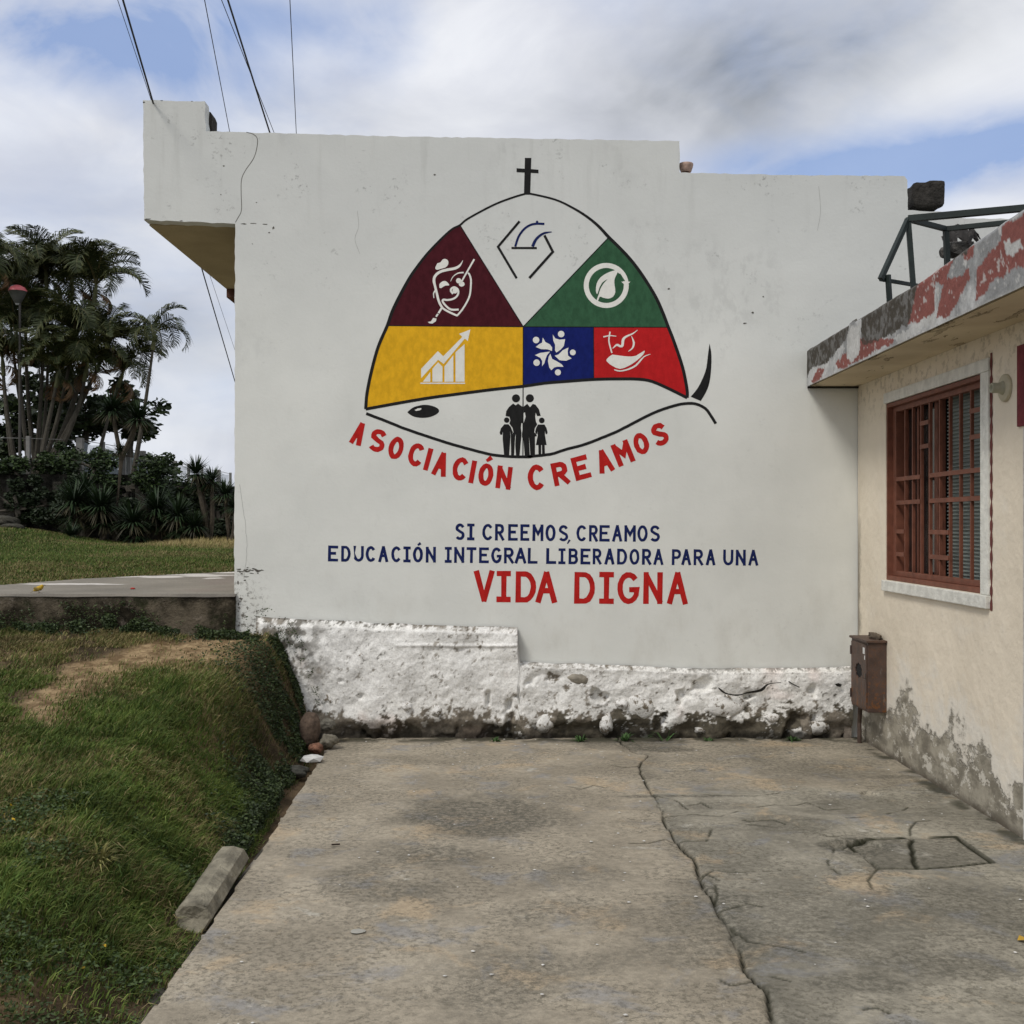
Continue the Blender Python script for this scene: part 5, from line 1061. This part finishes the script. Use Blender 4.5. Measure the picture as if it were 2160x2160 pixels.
# ------------------------------------------------------------------ yellow bird on the terrace edge
bd = root('bird', 'small yellow bird standing on the edge of the raised terrace, facing right', 'bird', (-3.48, 8.40, 1.042))
def skin(name, verts, edges, radii, m, parent, loc, sub=2, label=None):
    me = bpy.data.meshes.new(name + '_armature'); me.from_pydata(verts, edges, []); o = bpy.data.objects.new(name + '_tmp', me); COL.objects.link(o)
    md = o.modifiers.new('s', 'SKIN'); me.update()
    for i, r_ in enumerate(radii): me.skin_vertices[0].data[i].radius = (r_, r_) if not isinstance(r_, tuple) else r_
    me.skin_vertices[0].data[0].use_root = True
    o.modifiers.new('d', 'SUBSURF').levels = sub; o.modifiers['d'].render_levels = sub
    dg = bpy.context.evaluated_depsgraph_get(); dg.update(); ev = o.evaluated_get(dg); nm_ = bpy.data.meshes.new_from_object(ev)
    V = np.array([v.co[:] for v in nm_.vertices]) + np.array(loc); Fc = [tuple(p_.vertices) for p_ in nm_.polygons]
    bpy.data.objects.remove(o); return mesh(name, V, Fc, m, parent, smooth=True, label=label)
if True:
    me = bpy.data.meshes.new('tmp'); 
    def skinmesh(verts, edges, radii, m, name):
        me = bpy.data.meshes.new(name); me.from_pydata(verts, edges, []); o = bpy.data.objects.new(name, me); COL.objects.link(o)
        o.modifiers.new('s', 'SKIN')
        if not me.skin_vertices: 
            import bmesh
            bm = bmesh.new(); bm.from_mesh(me); bm.verts.layers.skin.verify(); bm.to_mesh(me); bm.free()
        for i, r_ in enumerate(radii): me.skin_vertices[0].data[i].radius = r_ if isinstance(r_, tuple) else (r_, r_)
        me.skin_vertices[0].data[0].use_root = True
        s = o.modifiers.new('d', 'SUBSURF'); s.levels = 2; s.render_levels = 2
        dg = bpy.context.evaluated_depsgraph_get(); nm_ = bpy.data.meshes.new_from_object(o.evaluated_get(dg)); bpy.data.objects.remove(o)
        return np.array([v.co[:] for v in nm_.vertices]), [tuple(p_.vertices) for p_ in nm_.polygons]
    L0 = np.array([-3.48, 8.40, 1.042])
    V, Fc = skinmesh([(0, 0, .030), (-.022, 0, .025), (-.040, 0, .014), (.018, 0, .042), (.028, 0, .053), (.034, 0, .056)], [(0, 1), (1, 2), (0, 3), (3, 4), (4, 5)], [.019, .015, .007, .017, .0135, .010], None, 'b')
    mesh('bird_body', V + L0, Fc, flat('yellow_feathers', (.42, .27, .025), .8, .2, 60), bd, smooth=True)
    MB().add([L0 + np.array(q) for q in [(-.036, -.004, .016), (-.036, .004, .016), (-.062, .005, .000), (-.062, -.005, .000), (-.036, 0, .019)]], [(0, 1, 2, 3), (0, 3, 4), (1, 4, 2), (4, 3, 2)]).obj('tail', flat('olive_feathers', (.20, .14, .03), .8), bd)
    MB().add([L0 + np.array(q) for q in [(.043, -.003, .057), (.043, .003, .057), (.043, 0, .062), (.053, 0, .055), (.043, 0, .053)]], [(0, 2, 3), (2, 1, 3), (1, 4, 3), (4, 0, 3)]).obj('beak', flat('horn_beak', (.10, .08, .05), .5), bd)
    for s_ in (-1, 1):
        MB().tube([L0 + np.array((.000, .006 * s_, .016)), L0 + np.array((.004, .006 * s_, .008)), L0 + np.array((.002, .006 * s_, .0))], .0012, 5).tube([L0 + np.array((-.004, .006 * s_, .001)), L0 + np.array((.012, .006 * s_, .001))], .001, 5).obj('bird_leg', bpy.data.materials['horn_beak'], bd)
        V, Fc = blobmesh(L0 + np.array((-.008, .0165 * s_, .030)), (.026, .005, .011), 2, 2, .0, 1, .35); mesh('wing', V, Fc, bpy.data.materials['olive_feathers'], bd, smooth=True)
        V, Fc = blobmesh(L0 + np.array((.037, .0098 * s_, .059)), (.0022, .0015, .0022), 2, 1, .0); mesh('eye', V, Fc, bpy.data.materials['socket_black'], bd)
# ------------------------------------------------------------------ far bank: retaining wall, terrace ground, fence, plants
def f_rw(t, b):
    p = t.pos(); c = t.mix(t.step(t.noise(p, .9, 6, .7), .4, .62), (.014, .014, .011), (.055, .05, .042))
    c = t.mix(t.step(t.noise(t.mapv(p, (2.5, 1, .3)), 1.2, 5, .65), .55, .68, 0, .7), c, (.14, .13, .115)); return c, t.bump(t.noise(p, 8, 6, .7), .05)
rw = root('old_retaining_wall', 'dark stained old concrete retaining wall behind the lawn, under the palms', 'wall', (-8, 31.5, 1))
us = np.arange(-20, 8, .25); vs = np.linspace(.6, 1, 12)
P, Fq, u, v = grid(np.arange(-20, 8, .2), np.linspace(0, 1, 14), lambda x, s: (x, 31.5 + .15 * (fbm(x, s * 2, 1.2, 3, 170) - .5), .9 + (np.interp(x, [-20, -11, -6, 8], [2.15, 2.0, 1.5, 1.4]) + .12 * (fbm(x, x * 0, .8, 3, 171) - .5)) * s))
mesh('wall_face', P, Fq, mat('stained_dark_concrete', f_rw, 1., .1), rw, smooth=True)
for i, x in enumerate((-13.6, -12.55, -11.4, -10.3)): MB().box((x, 31.2, .9), (x + .34, 31.42, 2.7), .02).obj('buttress', bpy.data.materials['stained_dark_concrete'], rw)
P, Fq, u, v = grid(np.linspace(-40, 25, 60), np.linspace(31.6, 90, 40), lambda x, y: (x, y, np.interp(x, [-20, -11, -6, 8], [3.03, 2.9, 2.4, 2.3]) + .15 * (fbm(x, y, .5, 3, 172) - .5) - .03 * (y - 31)))
mesh('upper_ground', P, Fq, M_field, cols=np.zeros((len(P), 3)), smooth=True, kind='structure')
# fence running away
fe = root('netting_fence', 'pale netting fence on grey concrete posts on top of the bank', 'fence', (-12.2, 40, 3))
M_post = flat('grey_post_concrete', (.20, .195, .185), .95, .2, 6)
def f_net(t, b):
    tr = t.n.new('ShaderNodeBsdfTransparent'); mx = t.n.new('ShaderNodeMixShader'); mx.inputs[0].default_value = .45
    t.l.new(tr.outputs[0], mx.inputs[1]); t.l.new(b.outputs[0], mx.inputs[2]); t.l.new(mx.outputs[0], t.n['Material Output'].inputs[0]); return t.mix(t.noise(t.pos(), 3), (.30, .35, .40), (.42, .47, .52))
M_net = mat('pale_netting', f_net, 1., 0.)
posts = [(-40, 918, 31.8), (60, 920, 31.9), (169, 924, 32.4), (217, 932, 34.2), (262, 940, 36.), (273, 944, 37), (301, 951, 38.6), (334, 961, 41), (368, 972, 44), (398, 978, 46.5), (426, 985, 49), (461, 991, 52.5), (486, 997, 56)]
pv_ = []
for px_, py_, Y in posts:
    q = pp(px_, py_, Y); zb = 2.75; pv_.append((q, zb)); r_ = .09 if px_ in (169, 301, 368, 461) else .055
    MB().box((q.x - r_, Y - r_, zb - .4), (q.x + r_, Y + r_, q.z), .01).obj('fence_post', M_post, fe)
for (q, zb), (q2, zb2) in zip(pv_[2:-1], pv_[3:]):
    mesh('netting', [(q.x + .06, q.y + .1, zb), (q2.x - .06, q2.y - .1, zb2), (q2.x - .06, q2.y - .1, q2.z - .1), ((q.x + q2.x) / 2, (q.y + q2.y) / 2, (q.z + q2.z) / 2 - .16), (q.x + .06, q.y + .1, q.z - .1)], [(0, 1, 2, 3, 4)], M_net, fe)
MB().tube([q + Vector((0, 0, -.06)) for q, _ in pv_], .012, 4).obj('top_wire', M_post, fe)
# palms
def frond_mesh(L, droop, seed, colr=(.030, .042, .011), tipc=(.14, .145, .045), vshape=.5):
    rr = random.Random(seed); V = []; Fc = []; C = []; m = 15; pts = []; ang = R(58); x = z = 0
    for i in range(m + 1):
        pts.append((x, z, ang)); x += L / m * math.cos(ang); z += L / m * math.sin(ang); ang -= droop / m * (1 + 1.2 * i / m)
    for i, (x, z, a_) in enumerate(pts):
        w = .022 * (1 - i / m) + .006
        for dx_, dy_ in ((0, w), (0, -w), (0, 0)): V.append((x, dy_, z + (0 if dy_ else w)))
        C += [(.10, .085, .035)] * 3
        if i: b = 3 * i; Fc += [(b - 3, b, b + 1, b - 2), (b - 3, b - 1, b + 2, b), (b - 2, b + 1, b + 2, b - 1)]
    N_ = 54
    for i in range(N_):
        s = .10 + .9 * i / (N_ - 1); f = s * m; j = min(m - 1, int(f)); fr_ = f - j
        x = pts[j][0] + (pts[j + 1][0] - pts[j][0]) * fr_; z = pts[j][1] + (pts[j + 1][1] - pts[j][1]) * fr_; a_ = pts[j][2]
        l = L * .37 * (math.sin(math.pi * min(1, s * .85 + .14)) ** .6) * rr.uniform(.8, 1.1)
        for sd_ in (-1, 1):
            ta = R(48) + rr.uniform(-.2, .2); up = vshape + rr.uniform(-.25, .25)
            dv = Vector((math.cos(ta) * math.cos(a_) - math.sin(a_) * up * .5, sd_ * math.sin(ta), math.cos(ta) * math.sin(a_) + math.cos(a_) * up * .5)).normalized()
            p0 = Vector((x, 0, z)); p1 = p0 + dv * l * .55; p2 = p1 + (dv + Vector((0, 0, -.95))).normalized() * l * .45; wv = Vector((math.cos(a_), 0, math.sin(a_))) * (.008 + .007 * (L / 1.5)); b = len(V)
            V += [tuple(p0 - wv * .6), tuple(p0 + wv * .6), tuple(p1 - wv), tuple(p1 + wv), tuple(p2)]; Fc += [(b, b + 1, b + 3, b + 2), (b + 2, b + 3, b + 4)]
            k = rr.random(); c1 = [colr[q_] * (.7 + .6 * k) for q_ in range(3)]; c2 = [tipc[q_] * (.6 + .7 * k) for q_ in range(3)]; C += [c1, c1, c1, c1, c2]
    return mesh_data('frond', V, Fc, M_leafcol, np.array(C))
FR = [frond_mesh(1.75, R(d_), i, vshape=vs_) for i, (d_, vs_) in enumerate(((75, .9), (95, .8), (120, .6), (140, .4), (60, 1.)))]
FRD = [frond_mesh(1.3, R(150), 20 + i, (.13, .075, .035), (.22, .13, .06), -.6) for i in range(2)]
M_trunk = flat('ringed_palm_trunk', (.062, .055, .043), .95, .3, 5, bumps=(14, .02)); M_shaft = flat('green_crownshaft', (.10, .105, .045), .7, .25, 6)
pseed = 0
def palm(label, base, bend, top_, n=11, sc=1., group='palms in the clump beyond the lawn', dead=2):
    global pseed; pseed += 1; rr = random.Random(pseed * 7); n = n + (6 if dead else 0)
    t_ = root('palm_tree', label, 'palm', tuple(base), group); b0, b1, b2 = Vector(base), Vector(bend), Vector(top_)
    pts = [b0 * (1 - s) ** 2 + b1 * 2 * s * (1 - s) + b2 * s * s for s in [i / 12 for i in range(13)]]
    kr = rr.uniform(.65, 1.1); MB().tube(pts, [(.085 - .045 * i / 12) * rr.uniform(.75, 1.15) for i in range(13)] if False else [q_ * kr for q_ in [.088 - .047 * i / 12 for i in range(13)]], 8).obj('trunk', M_trunk, t_)
    ax = (pts[-1] - pts[-2]).normalized()
    MB().tube([pts[-1] - ax * .1, pts[-1] + ax * .25 * sc, pts[-1] + ax * .5 * sc], [.058, .062, .03], 8).obj('crown_shaft', M_shaft, t_)
    c = b2 + ax * .42 * sc
    for i in range(n):
        o = bpy.data.objects.new('frond', rr.choice(FR) if i >= dead else rr.choice(FRD)); COL.objects.link(o); o.parent = t_
        s = sc * rr.uniform(.8, 1.12); o.scale = (s, s, s)
        pit = rr.uniform(-.55, .35) if i >= dead else rr.uniform(.7, 1.3)
        o.location = c - b0 - ax * (.0 if i >= dead else .25); o.rotation_euler = (rr.uniform(-.3, .3), pit, i * 2.399 + rr.uniform(-.3, .3))
    MB().tube([c, c + ax * .5 * sc + Vector((rr.uniform(-.05, .05), 0, .25 * sc))], [.016, .004], 4).obj('spear_leaf', M_shaft, t_)
    return t_
def z5(x, y, Y): return pp(x / 4.024, 480 + y / 4.024, Y)
pl_ = [('leftmost palm with bare slim trunk leaning left', (150, 2090, 33), (60, 1650, 33), (30, 1230, 33), 10, .95),
 ('tall palm behind the street lamp, upper left of the clump', (270, 2090, 34), (130, 1350, 34), (75, 640, 34), 11, 1.05),
 ('palm with thick grey trunk just right of the lamp pole', (245, 2090, 32.6), (190, 1560, 32.6), (150, 1020, 32.6), 11, 1.),
 ('tallest palm of the clump with curling top frond', (330, 2090, 33.8), (440, 1300, 33.8), (395, 500, 33.8), 12, 1.05),
 ('palm just left of the tallest crown', (310, 2090, 34.5), (200, 1350, 34.5), (220, 600, 34.5), 11, 1.),
 ('palm rising through the middle of the clump', (300, 2090, 33), (345, 1600, 33), (370, 960, 33), 12, 1.),
 ('high palm right of the tallest crown', (350, 2090, 34.2), (600, 1450, 34.2), (610, 590, 34.2), 12, 1.05),
 ('high palm on the upper right side of the clump', (360, 2090, 33.6), (700, 1500, 33.6), (800, 620, 33.6), 12, 1.05),
 ('palm with pale slanting trunk in the middle right', (340, 2090, 32.4), (520, 1620, 32.4), (610, 1020, 32.4), 12, 1.),
 ('palm on the right flank leaning far right', (370, 2090, 32.8), (640, 1620, 32.8), (880, 1080, 32.8), 12, 1.),
 ('low palm right of the pale slanting trunks', (380, 2090, 32.2), (640, 1740, 32.2), (720, 1280, 32.2), 11, .95),
 ('low palm with brown hanging fronds left of centre', (330, 2090, 31.9), (400, 1700, 31.9), (480, 1330, 31.9), 11, .9),
 ('short drooping palm above the twin spiky heads', (800, 2090, 33), (900, 1650, 33), (1010, 1330, 33), 10, .8),
 ('slender palm standing apart right of the clump', (1130, 2100, 31.9), (1225, 1600, 31.9), (1300, 1010, 31.9), 9, .82),
 ('palm at the far left edge cut by the frame', (-120, 2090, 31.8), (-100, 1200, 31.8), (-75, 420, 31.8), 10, .9),
 ('low palm at left edge behind the lamp pole', (120, 2090, 34.6), (30, 1500, 34.6), (10, 880, 34.6), 11, .95)]
for i, (lab, b0, b1, b2, n_, sc_) in enumerate(pl_): palm(lab, z5(*b0), z5(*b1), z5(*b2), n_, sc_, dead=0 if 'apart' in lab else 2)
# yuccas
def yucca_mesh(seed, nb=230, L=.58):
    rr = random.Random(seed); V = []; Fc = []; C = []
    for i in range(nb):
        el = math.asin(rr.uniform(-.55, 1)); az = rr.uniform(0, 6.283); l = L * rr.uniform(.75, 1.1); d0 = Vector((math.cos(el) * math.cos(az), math.cos(el) * math.sin(az), math.sin(el)))
        sv = Vector((-math.sin(az), math.cos(az), 0)) * .017; p0 = d0 * .05; p1 = d0 * l * .55; p2 = p1 + (d0 + Vector((0, 0, -.25 if el > .2 else -.5))).normalized() * l * .45; b = len(V)
        V += [tuple(p0 - sv * .7), tuple(p0 + sv * .7), tuple(p1 - sv), tuple(p1 + sv), tuple(p2)]; Fc += [(b, b + 1, b + 3, b + 2), (b + 2, b + 3, b + 4)]
        k = rr.uniform(.7, 1.3); c1 = (.012 * k, .026 * k, .008 * k); c2 = (.030 * k, .058 * k, .017 * k)
        if el < -.25: c1 = (.03 * k, .028 * k, .013 * k); c2 = (.055 * k, .045 * k, .02 * k)
        C += [c1, c1, c1, c1, c2]
    return mesh_data('leaf_rosette', V, Fc, M_leafcol, np.array(C))
YM = [yucca_mesh(i) for i in range(4)]
M_ystem = flat('dark_yucca_stem', (.07, .058, .042), 1, .3, 8)
def yucca(label, base, heads, sc=1., joint=None, group='spiky yuccas along the far wall'):
    t_ = root('yucca', label, 'yucca', tuple(base), group); b0 = Vector(base)
    for i, (h, s) in enumerate(heads):
        h = Vector(h)
        mid = Vector(joint) if joint is not None else (b0 + h) / 2 + Vector((.05, 0, -.1))
        if (h - b0).length > .45 and not (joint is not None and i > 1): MB().tube([b0, mid, h] if (joint is None or i == 0) else [mid, h], [.07, .06, .05][:3 if (joint is None or i == 0) else 2], 7).obj('stem', M_ystem, t_)
        o = bpy.data.objects.new('leaf_rosette', YM[(i + len(label)) % 4]); COL.objects.link(o); o.parent = t_; o.location = h - b0; o.scale = (s, s, s); o.rotation_euler[2] = random.uniform(0, 6)
    return t_
def zz2(x, y, Y): return pp(x / 3.578, 860 + y / 3.578, Y)
def yg(px_, Y): x = (px_ - 1080) / F * Y; return (x, Y, float(fz(np.array([x]), np.array([Y]))[0]) - .05)
yucca('tall yucca with two round spiky heads on a leaning bare stem', yg(240, 29.4), [(zz2(845, 30, 29.4), 1.12), (zz2(1045, 90, 29.2), 1.05), (zz2(905, 330, 29.4), .5)], joint=zz2(915, 390, 29.4))
yucca('yucca with three crowded heads near the white wall corner', yg(440, 28.8), [(zz2(1480, 500, 28.8), .95), (zz2(1600, 560, 29), .85), (zz2(1520, 600, 29), .7)])
yucca('dark yucca half hidden by the white wall corner', yg(480, 28.4), [(zz2(1700, 660, 28.4), .9), (zz2(1780, 760, 28.2), .8)])
for lab, x, y, Y, s in (('low yucca left end of the dark row on the lawn edge', 560, 700, 29, 1.0), ('second low dark yucca from the left of the row', 760, 740, 28.9, 1.05), ('pale tipped yucca in the middle of the dark row', 1000, 850, 28.3, .95), ('dark yucca right of the pale tipped one', 1180, 760, 28.9, 1.05), ('yucca with long stem in the right part of the row', 1340, 800, 28.6, .95), ('small yucca low under the crowded heads', 1470, 880, 28.4, .75), ('smallest yucca at left foot of the dark row', 540, 950, 28.2, .6), ('yucca tucked behind the second low one', 640, 620, 29.6, .9)):
    yucca(lab, yg(x / 3.578, Y), [(zz2(x, y + 20, Y), s * 1.25), (zz2(x + 30, y + 130, Y + .1), s * 1.05)])
# broad leaved trees and shrubs
def crown(name, cs, n, size, parent, ca=(.012, .022, .008), cb=(.05, .075, .022), **kw):
    cs = np.array(cs, float); idx = RNG.integers(0, len(cs), n); d_ = RNG.normal(0, 1, (n, 3)); d_ /= np.linalg.norm(d_, axis=1, keepdims=True)
    Pn = cs[idx, :3] + d_ * cs[idx, 3:6] * (RNG.uniform(0, 1, (n, 1)) ** .4)
    return leaf_scatter(name, Pn[:, 0], Pn[:, 1], Pn[:, 2], RNG.uniform(size * .6, size * 1.2, n), lcol(n, ca, cb), parent=parent, **kw)
def clumps(c, r, k, s=.35, seed=0):
    rr = random.Random(seed); out = []
    for i in range(k):
        v_ = Vector((rr.gauss(0, 1), rr.gauss(0, 1), rr.gauss(0, 1))).normalized() * rr.uniform(.3, 1)
        q = rr.uniform(.6, 1.2) * s; out.append((c[0] + v_.x * r[0], c[1] + v_.y * r[1], c[2] + v_.z * r[2], q, q, q * .8))
    return out
def tree(label, base, c, r, k, n, size, seed, group=None, nm='broadleaf_tree', cat='tree', s=.4, cb=(.05, .075, .022)):
    t_ = root(nm, label, cat, tuple(base), group); b0 = Vector(base); c = Vector(c); cs = clumps(c, r, k, s, seed)
    mbb = MB().tube([b0, (b0 + c) / 2 + Vector((.1, 0, 0)), c], [.12, .09, .05], 7)
    for q in cs[:7]: mbb.tube([(b0 + c) / 2 + Vector((.05, 0, .1)), Vector(q[:3])], [.05, .015], 5)
    mbb.obj('trunk', M_trunk, t_); crown('crown', cs, n, size, t_, cb=cb); return t_
tree('dark broad leaved tree behind the palm trunks at the left', z5(330, 1950, 36.5), z5(330, 1500, 36.5), (1.5, 1.0, 1.5), 22, 1500, .16, 1)
tree('dark broad leaved tree at the left frame edge, low', z5(30, 1950, 37.), z5(50, 1700, 37.), (1.4, 1.0, 1.1), 16, 1200, .16, 2)
tree('dense dark tree inside the palm clump', z5(700, 1950, 35.5), z5(720, 1500, 35.5), (1.6, 1.2, 1.6), 26, 2400, .16, 3, s=.5)
tree('broad leaved tree behind the slender palm', z5(1100, 1950, 35.), z5(1100, 1560, 35.), (1.1, .9, 1.0), 16, 1200, .16, 4)
tree('small tree behind the fence at the left', z5(450, 1950, 38.), z5(480, 1720, 38.), (1.6, 1., .9), 12, 900, .15, 5)
def shrub(label, x, y, Y, r, n, seed, cb=(.055, .09, .025), size=.075): 
    c = zz2(x, y, Y); b = (c.x, c.y, c.z - r[2]); tree(label, b, c, r, 14, n, size, seed, 'shrubs along the far wall', 'shrub', 'shrub', .28, cb)
for i, (lab, x, y, Y, r) in enumerate((('bright green shrub on the wall top left of the leaning yucca', 690, 420, 31.2, (.8, .5, .45)), ('drooping green shrub with spreading leaves left of the fence post', 1160, 470, 31.2, (.65, .4, .5)),
    ('dark shrub at the foot of the palm trunks', 430, 400, 31.6, (.7, .5, .5)), ('ivy covered shrub over the wall top at the left', 130, 440, 31.3, (1.1, .4, .22)), ('low shrub hanging over the wall in the middle', 950, 590, 31.3, (1.2, .4, .3)),
    ('low shrub on the wall top under the pale netting', 1380, 600, 31.2, (1.0, .4, .28)), ('dark shrub filling the gap left of the low yuccas', 470, 720, 30.8, (.9, .5, .9)), ('dark shrub between the low yuccas', 900, 740, 30.3, (1.2, .5, .95)), ('dark shrub right side of the row of yuccas', 1290, 760, 30.4, (1.2, .5, .9)),
    ('dark shrub beside the white wall corner', 1640, 780, 30.2, (1.0, .5, 1.0)), ('dark shrub behind the second low yucca', 620, 800, 30.6, (.9, .4, .6)), ('dark ivy mass covering the left end of the wall', 110, 660, 31.0, (1.3, .3, 1.0)), ('low dark shrub at the right foot of the row', 1420, 900, 30.0, (.8, .4, .4)))):
    shrub(lab, x, y, Y, r, 1500 if y < 620 else 3200, 40 + i, (.05, .085, .02) if y < 620 else (.02, .032, .011))
for i, (x, y, Y, r) in enumerate(((30, 830, 29.2, .35), (90, 880, 28.8, .28), (150, 960, 28.2, .2), (240, 985, 28., .14))):
    c = zz2(x, y, Y); rock((c.x, c.y, c.z - .1), (r * 1.1, r, r * .45), 60 + i, (.05, .047, .036), ('large dark rock', 'second dark rock', 'third smaller dark rock', 'smallest flat dark rock')[i] + ' at the left end of the far wall, down the slope', 'boulder')
n = 5000; X = RNG.uniform(-20, -12.3, n); Y = RNG.uniform(38, 43, n); ztop = 3.3 + 1.3 * fbm(X, X * 0, .7, 4, 180); Z = 2.2 + (ztop - 2.2) * RNG.uniform(0, 1, n) ** .7
leaf_scatter('distant_thicket', X, Y, Z, RNG.uniform(.10, .22, n), lcol(n, (.014, .024, .008), (.045, .07, .02)), kind='stuff')
# street lamp
lp = root('street_lamp', 'street lamp with red domed cap in front of the palms', 'street lamp', tuple(pp(42, 990, 31.8)))
c = pp(42, 636, 31.8)
MB().tube([pp(42, 1000, 31.8), c], [.045, .032], 8).obj('lamp_pole', flat('dark_lamp_pole', (.06, .055, .05), .7), lp)
def lathe_z(prof, c, n=24):
    V = []; Fc = []
    for r_, z_ in prof:
        for k in range(n): V.append((c[0] + r_ * math.cos(k * 2 * math.pi / n), c[1] + r_ * math.sin(k * 2 * math.pi / n), c[2] + z_))
    for i in range(len(prof) - 1):
        for k in range(n): Fc.append((i * n + k, i * n + (k + 1) % n, (i + 1) * n + (k + 1) % n, (i + 1) * n + k))
    return V, Fc
V, Fc = lathe_z([(.25, .36), (.24, .40), (.18, .48), (.08, .53), (.001, .54)], (c.x - .06, c.y, c.z - .08)); mesh('lamp_cap', V, Fc, flat('red_lamp_cap', (.50, .12, .13), .4, .1, 3), lp, smooth=True)
V, Fc = lathe_z([(.05, .0), (.09, .04), (.17, .20), (.24, .35), (.25, .359)], (c.x - .06, c.y, c.z - .08)); mesh('lamp_bowl', V, Fc, flat('smoky_bowl', (.10, .10, .095), .3, .2, 3), lp, smooth=True)
MB().tube([(c.x - .06, c.y, c.z - .1), (c.x - .06, c.y, c.z + .0)], [.05, .11], 10).obj('lamp_collar', flat('light_collar', (.4, .4, .4), .5), lp)
# cables overhead
M_cab = flat('black_cable', (.012, .012, .013), .6)
def cable(label, a_, b_, r_, e0=.8, e1=.6):
    A0 = pp(a_[0] * 1.118, a_[1] * 1.118, a_[2]); B0 = pp(b_[0] * 1.118, b_[1] * 1.118, b_[2]); d_ = B0 - A0
    p0 = A0 - d_ * e0; p1 = B0 + d_ * e1; pts = [p0 + (p1 - p0) * (i / 30) for i in range(31)]
    MB().tube(pts, r_, 6).obj('overhead_cable', M_cab, None, label=label, cat='cable', group='overhead cables above the white building')
cable('thick black cable passing behind the overhanging corner', (232, 0, 7), (441, 712, 16.4), .0065, .5, 1.2)
cable('thin cable just left of the thick one at the upper left', (222, 0, 7.1), (443, 660, 16), .0022, .5, 1.2)
cable('thin cable alone, third from left above the parapet', (386, 0, 7), (433, 247, 9.4), .0030, 1.2, 2.8)
cable('thick black cable above the middle of the parapet', (430, 0, 7), (509, 250, 9), .0062, 1.2, 3.)
cable('thin cable crossing beside the thick middle one', (418, 0, 7.2), (517, 250, 9.3), .0026, 1.2, 2.8)
cable('rightmost thin cable, nearly vertical in view', (547, 0, 7), (559, 250, 9.2), .0030, 1.2, 2.9)
